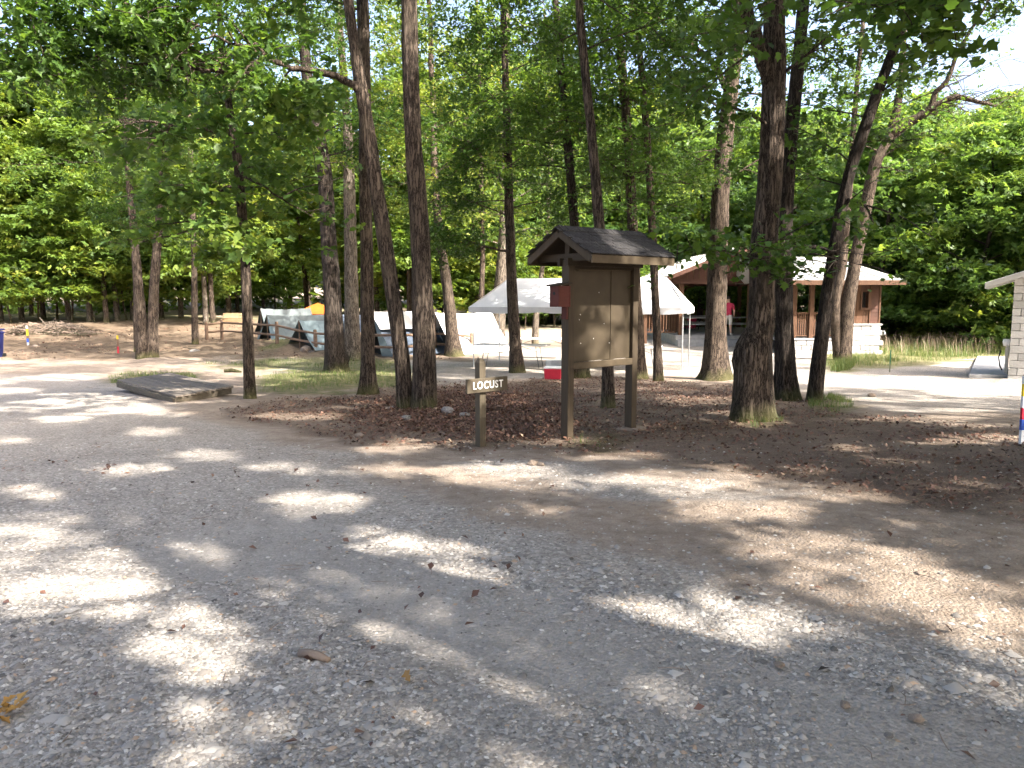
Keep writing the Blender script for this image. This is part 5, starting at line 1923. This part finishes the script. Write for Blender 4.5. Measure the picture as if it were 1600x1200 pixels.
for i, (u, v) in enumerate(sorted(MID_WOOD)):
    p = P(u, v)
    place_wood(VAR_TALL[(i + 1) % 4], p.x, p.y, rw.uniform(.95, 1.2), rw.uniform(0, 6.28), 'bark', 'leaf_far', ORD[i] + ' tree from the left in the woods behind tents and white canopy', 'trees behind the tents')
for i, (x, y) in enumerate(((-36, 56), (-28, 60), (-20, 58), (-13, 62), (-6, 58), (1, 61), (8, 57), (14, 60), (21, 56), (-44, 58), (-50, 50), (-33, 68), (-17, 70), (0, 72), (15, 71), (28, 62), (-40, 44), (-46, 38), (35, 55), (42, 60), (30, 72), (-26, 74), (-8, 75), (8, 76))):
    place_wood((VAR_FULL[i % 3] if i % 2 else VAR_TALL[i % 4]), x + rw.uniform(-1.5, 1.5), y, rw.uniform(.9, 1.25), rw.uniform(0, 6.28), 'bark', 'leaf_far', 'tree deep in the woods that close the view', 'trees deep in the woods')
# dense trees to the right of the pavilion
for i, (x, y, s) in enumerate(((17.5, 37.5, .95), (20.5, 34.5, .9), (24.0, 37.0, 1.0), (20, 41, 1.1), (27.5, 33.5, 1.0), (16, 46, 1.15), (23, 46, 1.2), (30, 42, 1.2), (12, 50, 1.2), (18, 52, 1.3), (27, 52, 1.3), (35, 47, 1.3), (33, 36, 1.1), (24.0, 31.0, .85), (7, 51, 1.2), (2, 50, 1.1))):
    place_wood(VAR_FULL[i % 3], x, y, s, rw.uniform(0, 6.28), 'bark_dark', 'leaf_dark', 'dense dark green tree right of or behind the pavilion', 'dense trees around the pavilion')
# bright saplings in the understorey
for i, (u, v, s) in enumerate(((20, 505, 1.3), (60, 502, 1.5), (112, 503, 1.5), (150, 503, 1.4), (200, 500, 1.4), (250, 499, 1.5), (300, 498, 1.4), (355, 492, 1.5), (430, 487, 1.4), (90, 498, 1.6), (560, 495, 1.4), (615, 497, 1.3), (660, 498, 1.5), (725, 502, 1.4),
                             (820, 515, 1.0), (866, 512, 1.2), (780, 508, 1.2), (930, 505, 1.5), (975, 512, 1.1), (990, 518, .9), (-40, 500, 1.5), (1080, 497, 1.4), (700, 505, 1.1), (845, 505, 1.4))):
    p = P(u, v)
    place_wood(VAR_SAP[i % 3], p.x, p.y, s, rw.uniform(0, 6.28), 'bark', 'leaf_far', 'low bright green sapling under the taller trees at the edge of the woods', 'saplings at the edge of the woods', 'sapling')

# the wood behind everything, read as one mass
r = np.random.default_rng(900)
n = 26000
az = r.uniform(-1.15, 1.15, n)
dist = r.uniform(72, 92, n)
x, y = np.sin(az) * dist, np.cos(az) * dist
top = 13 + 7 * fbm(x * 1.0, y * 1.0, 9)
z = H(x, y) + top * r.random(n) ** .85
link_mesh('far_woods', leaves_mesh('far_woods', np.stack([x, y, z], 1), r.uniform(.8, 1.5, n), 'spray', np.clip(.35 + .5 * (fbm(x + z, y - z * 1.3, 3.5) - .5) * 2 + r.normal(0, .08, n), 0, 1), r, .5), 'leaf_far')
tag(bpy.data.objects['far_woods'], 'mass of green woods closing the view on all sides', 'woods', None, 'stuff')

# ------------------------------------------------------------------ what lies on the ground
def sample_ground(n, u0, u1, v0, v1, r, by_area=True):
    """random ground points within a stretch of the view"""
    a, b = P((u0 + u1) / 2, v1).y, P((u0 + u1) / 2, v0).y
    y = np.sqrt(r.uniform(a * a, b * b, n)) if by_area else r.uniform(a, b, n)
    k = (r.uniform(u0, u1, n) - 800) / FPX
    return k * y, y


def rough_h(x, y):
    return H(x, y) + (fbm(x, y, .7) - .5) * .05 * .5 + (fbm(x + 5, y, .16) - .5) * .011


# crushed stone
r = np.random.default_rng(42)
xs, ys, ss, dz = [], [], [], []
for n, v0, v1, smin, smax in ((42000, 940, 1290, .006, .017), (30000, 790, 940, .008, .019), (16000, 690, 790, .010, .022), (7000, 840, 1290, .013, .030), (1500, 700, 840, .014, .030), (420, 800, 1290, .026, .048)):
    x, y = sample_ground(n, -60, 1660, v0, v1, r)
    g, lit, soil, st_, fine = zones(x, y)
    patch = sm(.30, .62, fbm(x + 3, y - 8, .9))
    uu, vv = project(x, y, H(x, y))
    co = 0
    for q in COARSE:
        co = np.maximum(co, soft_poly(uu + 60 * (fbm(x, y, .5) - .5), vv + 50 * (fbm(x - 5, y, .5) - .5), q, 30, 16))
    pr = np.clip(g * (.12 + .5 * patch + .6 * co) * (1 - .85 * fine * (1 - co)) + .04, 0, 1)
    if smin > .012:
        pr = np.clip(co * 1.0 + .03, 0, 1)
    keep = r.random(n) < pr
    xs.append(x[keep]); ys.append(y[keep]); dz.append(-.02 * fine[keep])
    ss.append((smin + (smax - smin) * r.random(keep.sum()) ** 2.2))
x, y, s, dz = map(np.concatenate, (xs, ys, ss, dz))
n = len(x)
oct_v = np.array([(1, 0, 0), (0, 1, 0), (-1, 0, 0), (0, -1, 0), (.15, .1, 1), (0, 0, -.6)], float)
oct_f = [(0, 1, 4), (1, 2, 4), (2, 3, 4), (3, 0, 4)]
V = oct_v[None] * (1 + r.normal(0, .22, (n, 6, 1)))
V = V * (s[:, None, None] * np.stack([r.uniform(.7, 1.25, n), r.uniform(.6, 1.0, n), r.uniform(.35, .65, n)], 1)[:, None, :])
yw = r.uniform(0, 6.28, n)
c, s_ = np.cos(yw)[:, None], np.sin(yw)[:, None]
X, Y = V[..., 0] * c - V[..., 1] * s_, V[..., 0] * s_ + V[..., 1] * c
W = np.stack([X + x[:, None], Y + y[:, None], V[..., 2] + (rough_h(x, y) + s * .05 + dz)[:, None]], 2)
F = (np.array(oct_f).ravel()[None] + (np.arange(n) * 6)[:, None]).ravel()
tint = np.clip(r.beta(2.2, 2.6, n), 0, .99)
tint[r.random(n) < .02] = 1.0
o = link_mesh('gravel', np_mesh('gravel', W.reshape(-1, 3), F, np.full(n * 4, 3), np.repeat(tint, 6)), 'gravel')
tag(o, 'loose grey crushed stone scattered over the road', 'gravel', None, 'stuff')

# leaf litter
r = np.random.default_rng(43)
xs, ys, zs, ss = [], [], [], []
for n, u0, u1, v0, v1, q in ((120000, 300, 1700, 588, 830, 1.0), (90000, 440, 1000, 596, 700, 2.0), (2600, -60, 1660, 700, 1290, 0), (26000, -100, 760, 505, 562, 3.0)):
    x, y = sample_ground(n, u0, u1, v0, v1, r)
    g, lit, soil, st_, fine = zones(x, y)
    if q == 3:
        keep = r.random(n) < .55 * sm(.42, .6, fbm(x, y, 1.7))
    elif q == 2:
        uu, vv = project(x, y, H(x, y))
        keep = r.random(n) < .85 * soft_poly(uu + 110 * (fbm(x, y, .7) - .5), vv + 26 * (fbm(x - 5, y, .6) - .5), LITTER_DEEP, 26, 7, 15)
    elif q:
        keep = r.random(n) < np.clip((lit * 1.1 - .16) * (.42 + .6 * sm(.38, .62, fbm(x * .5, y, .55))), 0, 1)
    elif q == 0:
        keep = r.random(n) < .06 + .25 * sm(.55, .75, fbm(x, y, 1.4))
    x, y = x[keep], y[keep]
    xs.append(x); ys.append(y)
    zs.append(rough_h(x, y) + np.abs(r.normal(0, .018 if q else .003, len(x))) * (1.6 if q == 2 else 1) + .006)
    ss.append((.018 + .05 * r.random(len(x)) ** 1.6) * (1.6 if q == 3 else 1))
x, y, z, s = map(np.concatenate, (xs, ys, zs, ss))
tint = np.clip(r.normal(.5, .24, len(x)), 0, 1)
o = link_mesh('leaf_litter', leaves_mesh('leaf_litter', np.stack([x, y, z], 1), s, 'curl', tint, r, .38, 0), 'litter')
tag(o, 'brown fallen leaves lying under the trees', 'leaves', None, 'stuff')

# twigs and needles
r = np.random.default_rng(44)
mb = MB()
x, y = sample_ground(3200, 0, 1640, 600, 1250, r)
g, lit, soil, st_, fine = zones(x, y)
for i in range(len(x)):
    if r.random() > .35 + lit[i] * .6:
        continue
    l_, a = r.uniform(.03, .16) * (1.6 if lit[i] > .3 else 1), r.normal(.1, .9)
    z0 = float(rough_h(x[i], y[i])) + .006
    d = np.array([math.cos(a), math.sin(a), 0]) * l_ / 2
    m = np.array([x[i], y[i], z0])
    mb.tube([m - d, m + r.normal(0, .006, 3) + [0, 0, .006], m + d], [.0022, .0026, .0014], 4, cap=False)
o = mb.build('twigs', 'wood_stick', None)
tag(o, 'small broken twigs scattered over road and leaves', 'twigs', None, 'stuff')

# grass
def blades(name, polys, n, h0, h1, w, mat, label, seed, dry=.5, thin=1.0):
    r = np.random.default_rng(seed)
    P_, T = [], []
    for q, cnt in zip(polys, n):
        us, vs = [p[0] for p in q], [p[1] for p in q]
        x, y = sample_ground(cnt * 6, min(us), max(us), min(vs), max(vs), r, True)
        u, v = project(x, y, H(x, y))
        k = in_poly(u, v, q) & (r.random(len(x)) < sm(.32, .6, fbm(x, y, .6)))
        P_.append(np.stack([x[k], y[k], H(x[k], y[k]) - .01], 1)[:cnt])
    pos = np.concatenate(P_)
    n_ = len(pos)
    h = r.uniform(h0, h1, n_)
    a = r.uniform(0, 6.28, n_)
    ln = r.uniform(.1, .55, n_) * h
    wv = np.stack([np.cos(a + 1.57), np.sin(a + 1.57), np.zeros(n_)], 1) * (w * r.uniform(.6, 1.3, n_))[:, None]
    dr = np.stack([np.cos(a), np.sin(a), np.zeros(n_)], 1)
    mid = pos + dr * (ln * .35)[:, None] + np.array([0, 0, 1]) * (h * .6)[:, None]
    tip = pos + dr * ln[:, None] + np.array([0, 0, 1]) * h[:, None]
    V = np.stack([pos - wv, pos + wv, mid + wv * .7, mid - wv * .7, tip], 1)
    F = (np.array([0, 1, 2, 3, 3, 2, 4])[None] + (np.arange(n_) * 5)[:, None]).ravel()
    tint = np.clip(r.normal(dry, .2, n_), 0, 1)
    o = link_mesh(name, np_mesh(name, V.reshape(-1, 3), F, np.tile([4, 3], n_), np.repeat(tint, 5)), mat)
    tag(o, label, 'grass', None, 'stuff')


blades('grass', GRASS_ZONES[:4] + GRASS_ZONES[5:], [2600, 3600, 1600, 900, 500, 260, 420], .04, .15, .004, 'grass', 'short sparse grass between the trees and by the platform', 50, .42)
blades('meadow_grass', [[(1285, 575), (1300, 548), (1400, 543), (1580, 548), (1578, 557), (1500, 562), (1390, 572)], [(1290, 585), (1310, 566), (1345, 560), (1330, 578)]], [4600, 1400], .05, .28, .005, 'grass', 'grass growing below the pavilion wing', 51, .5)
blades('meadow_edge', [[(1376, 556), (1380, 534), (1640, 534), (1640, 556), (1500, 560)]], [3600], .12, .6, .005, 'grass', 'tall green grass in front of the dark trees', 53, .55)
blades('tall_grass', [[(1376, 552), (1380, 538), (1590, 538), (1590, 552), (1500, 556)]], [900], .25, .85, .006, 'straw', 'tall dry seeding grass in front of the dark trees', 52, .5)

# stones and bigger pieces one can pick out
_rk = []
for s_ in range(5):
    bm = bmesh.new()
    bmesh.ops.create_icosphere(bm, subdivisions=2, radius=1)
    for v in bm.verts:
        v.co *= 1 + .28 * mnoise.noise(v.co * 1.3 + Vector((s_ * 7, 0, 0))) + .1 * mnoise.noise(v.co * 3.1)
        v.co.z *= .6
    me = bpy.data.meshes.new('rock')
    bm.to_mesh(me)
    bm.free()
    _rk.append(me)
ROCKS = [(661, 640, 11, 'rock', 'rounded grey rock against the foot of the thickest twin trunk'), (611, 640, 7, 'rock', 'small white stone left of the twin trunk foot'), (636, 655, 9, 'rock', 'white stone on the leaves below the twin trunk'),
         (700, 646, 14, 'rock', 'broad grey rock right of the twin trunk foot'), (726, 651, 10, 'rock', 'grey rock just left of the sign post'), (562, 682, 8, 'rock_tan', 'pale stone alone at the edge of the leaf litter'),
         (832, 726, 10, 'rock_tan', 'tan stone on the gravel between sign and kiosk'), (845, 727, 7, 'rock_tan', 'smaller tan stone beside another between sign and kiosk'), (1362, 620, 8, 'rock_tan', 'brown pointed rock beside the drive at right'),
         (1217, 1040, 9, 'rock_tan', 'brown stone on the coarse gravel, upper of the scattered ones'), (1320, 1103, 10, 'rock_tan', 'brown stone in the middle of the coarse gravel'), (1432, 1124, 12, 'rock_tan', 'largest brown stone near the lower right'),
         (1435, 897, 7, 'rock_tan', 'brown pebble on the shaded dirt at right'), (1470, 897, 5, 'rock', 'pale pebble beside the brown one on the dirt'), (1547, 998, 6, 'rock', 'pebble on the sunny dirt at the right edge'), (540, 548, 26, 'rock_tan', 'broad pale boulder in the dirt bank before the tents'),
         (478, 549, 12, 'rock_tan', 'small boulder in the dirt bank left of the fence post'), (228, 553, 7, 'rock', 'white stone behind the double trunk'), (1158, 648, 10, 'rock', 'mossy stone left of the swollen trunk foot'), (304, 552, 9, 'rock', 'flat pale stone right of the double trunk'),
         (1388, 1150, 8, 'rock', 'pale stone near the bottom right'), (55, 543, 6, 'rock_tan', 'brown clod on the far dirt bank near the stake')]
for i, (u, v, w, mt, lb) in enumerate(ROCKS):
    p = P(u, v)
    s_ = w * p.y / FPX
    me = _rk[i % 5].copy()
    o = link_mesh('rock', me, mt)
    o.location = (p.x, p.y, p.z + s_ * .22)
    o.scale = (s_, s_ * .8, s_ * .9)
    o.rotation_euler = (0, 0, i * 1.7)
    tag(o, lb, 'rock')

p = P(492, 1032)
o = MB().tube([(-.085, .0, .0), (-.03, .004, .006), (.03, -.002, .005), (.085, -.012, -.002)], [.019, .021, .020, .013], 10).build('stick', 'wood_stick', None, smooth=True)
o.location = (p.x, p.y, p.z + .022)
o.rotation_euler = (0, 0, -.35)
tag(o, 'short thick broken stick lying on the gravel', 'stick')

for u, v, s_, lb, k in ((18, 1115, .085, 'cluster of curled yellow-brown leaves at the bottom left corner', 11), (640, 1070, .075, 'single tan leaf on the grey gravel', 1), (345, 1105, .05, 'small orange leaf on the gravel right of the corner leaf', 1)):
    p = P(u, v)
    o = empty('fallen_leaf', (p.x, p.y, p.z + .012))
    tag(o, lb, 'leaf')
    r = np.random.default_rng(int(u))
    for j in range(k):
        q = np.array([[r.normal(0, .035) * (k > 1), r.normal(0, .05) * (k > 1), .004 * j + .008]])
        link_mesh('blade', leaves_mesh('blade', q, np.array([s_ * r.uniform(.7, 1.1)]), 'lobed', np.array([r.uniform(.1, .9)]), r, .35, 0), 'yellow_leaf', o)

p = P(362, 582)
o = MB().tube([(-.22, 0, .05), (0, .02, .07), (.3, -.06, .02)], [.05, .06, .035], 8).build('log', 'bark_dark', None)
o.location = p
tag(o, 'short dark log on the gravel behind the slim trunk', 'log')


def brush_pile():
    b = P(78, 522)
    o = empty('brush_pile', b)
    tag(o, 'low heap of cut branches and brush on the far dirt bank', 'brush pile')
    r = np.random.default_rng(71)
    mb, mb2 = MB(), MB()
    for i in range(420):
        a = r.normal(0, .9)
        fx = r.uniform(-1, 1)
        hh = .62 * (1 - fx * fx) * r.random()
        c = np.array([fx * 2.3, r.normal(0, .5), hh])
        l_ = r.uniform(.3, 1.1)
        d = np.array([math.cos(a), math.sin(a) * .6, r.normal(0, .25)]) * l_ / 2
        (mb if i % 2 else mb2).tube([c - d, c + r.normal(0, .03, 3), c + d], [r.uniform(.01, .03), .02, .006], 5, cap=False)
    x = mb.build('branches', 'wood_stick', o)
    y = mb2.build('branches', 'bark_pale', o)
    x['kind'] = y['kind'] = 'stuff'


brush_pile()
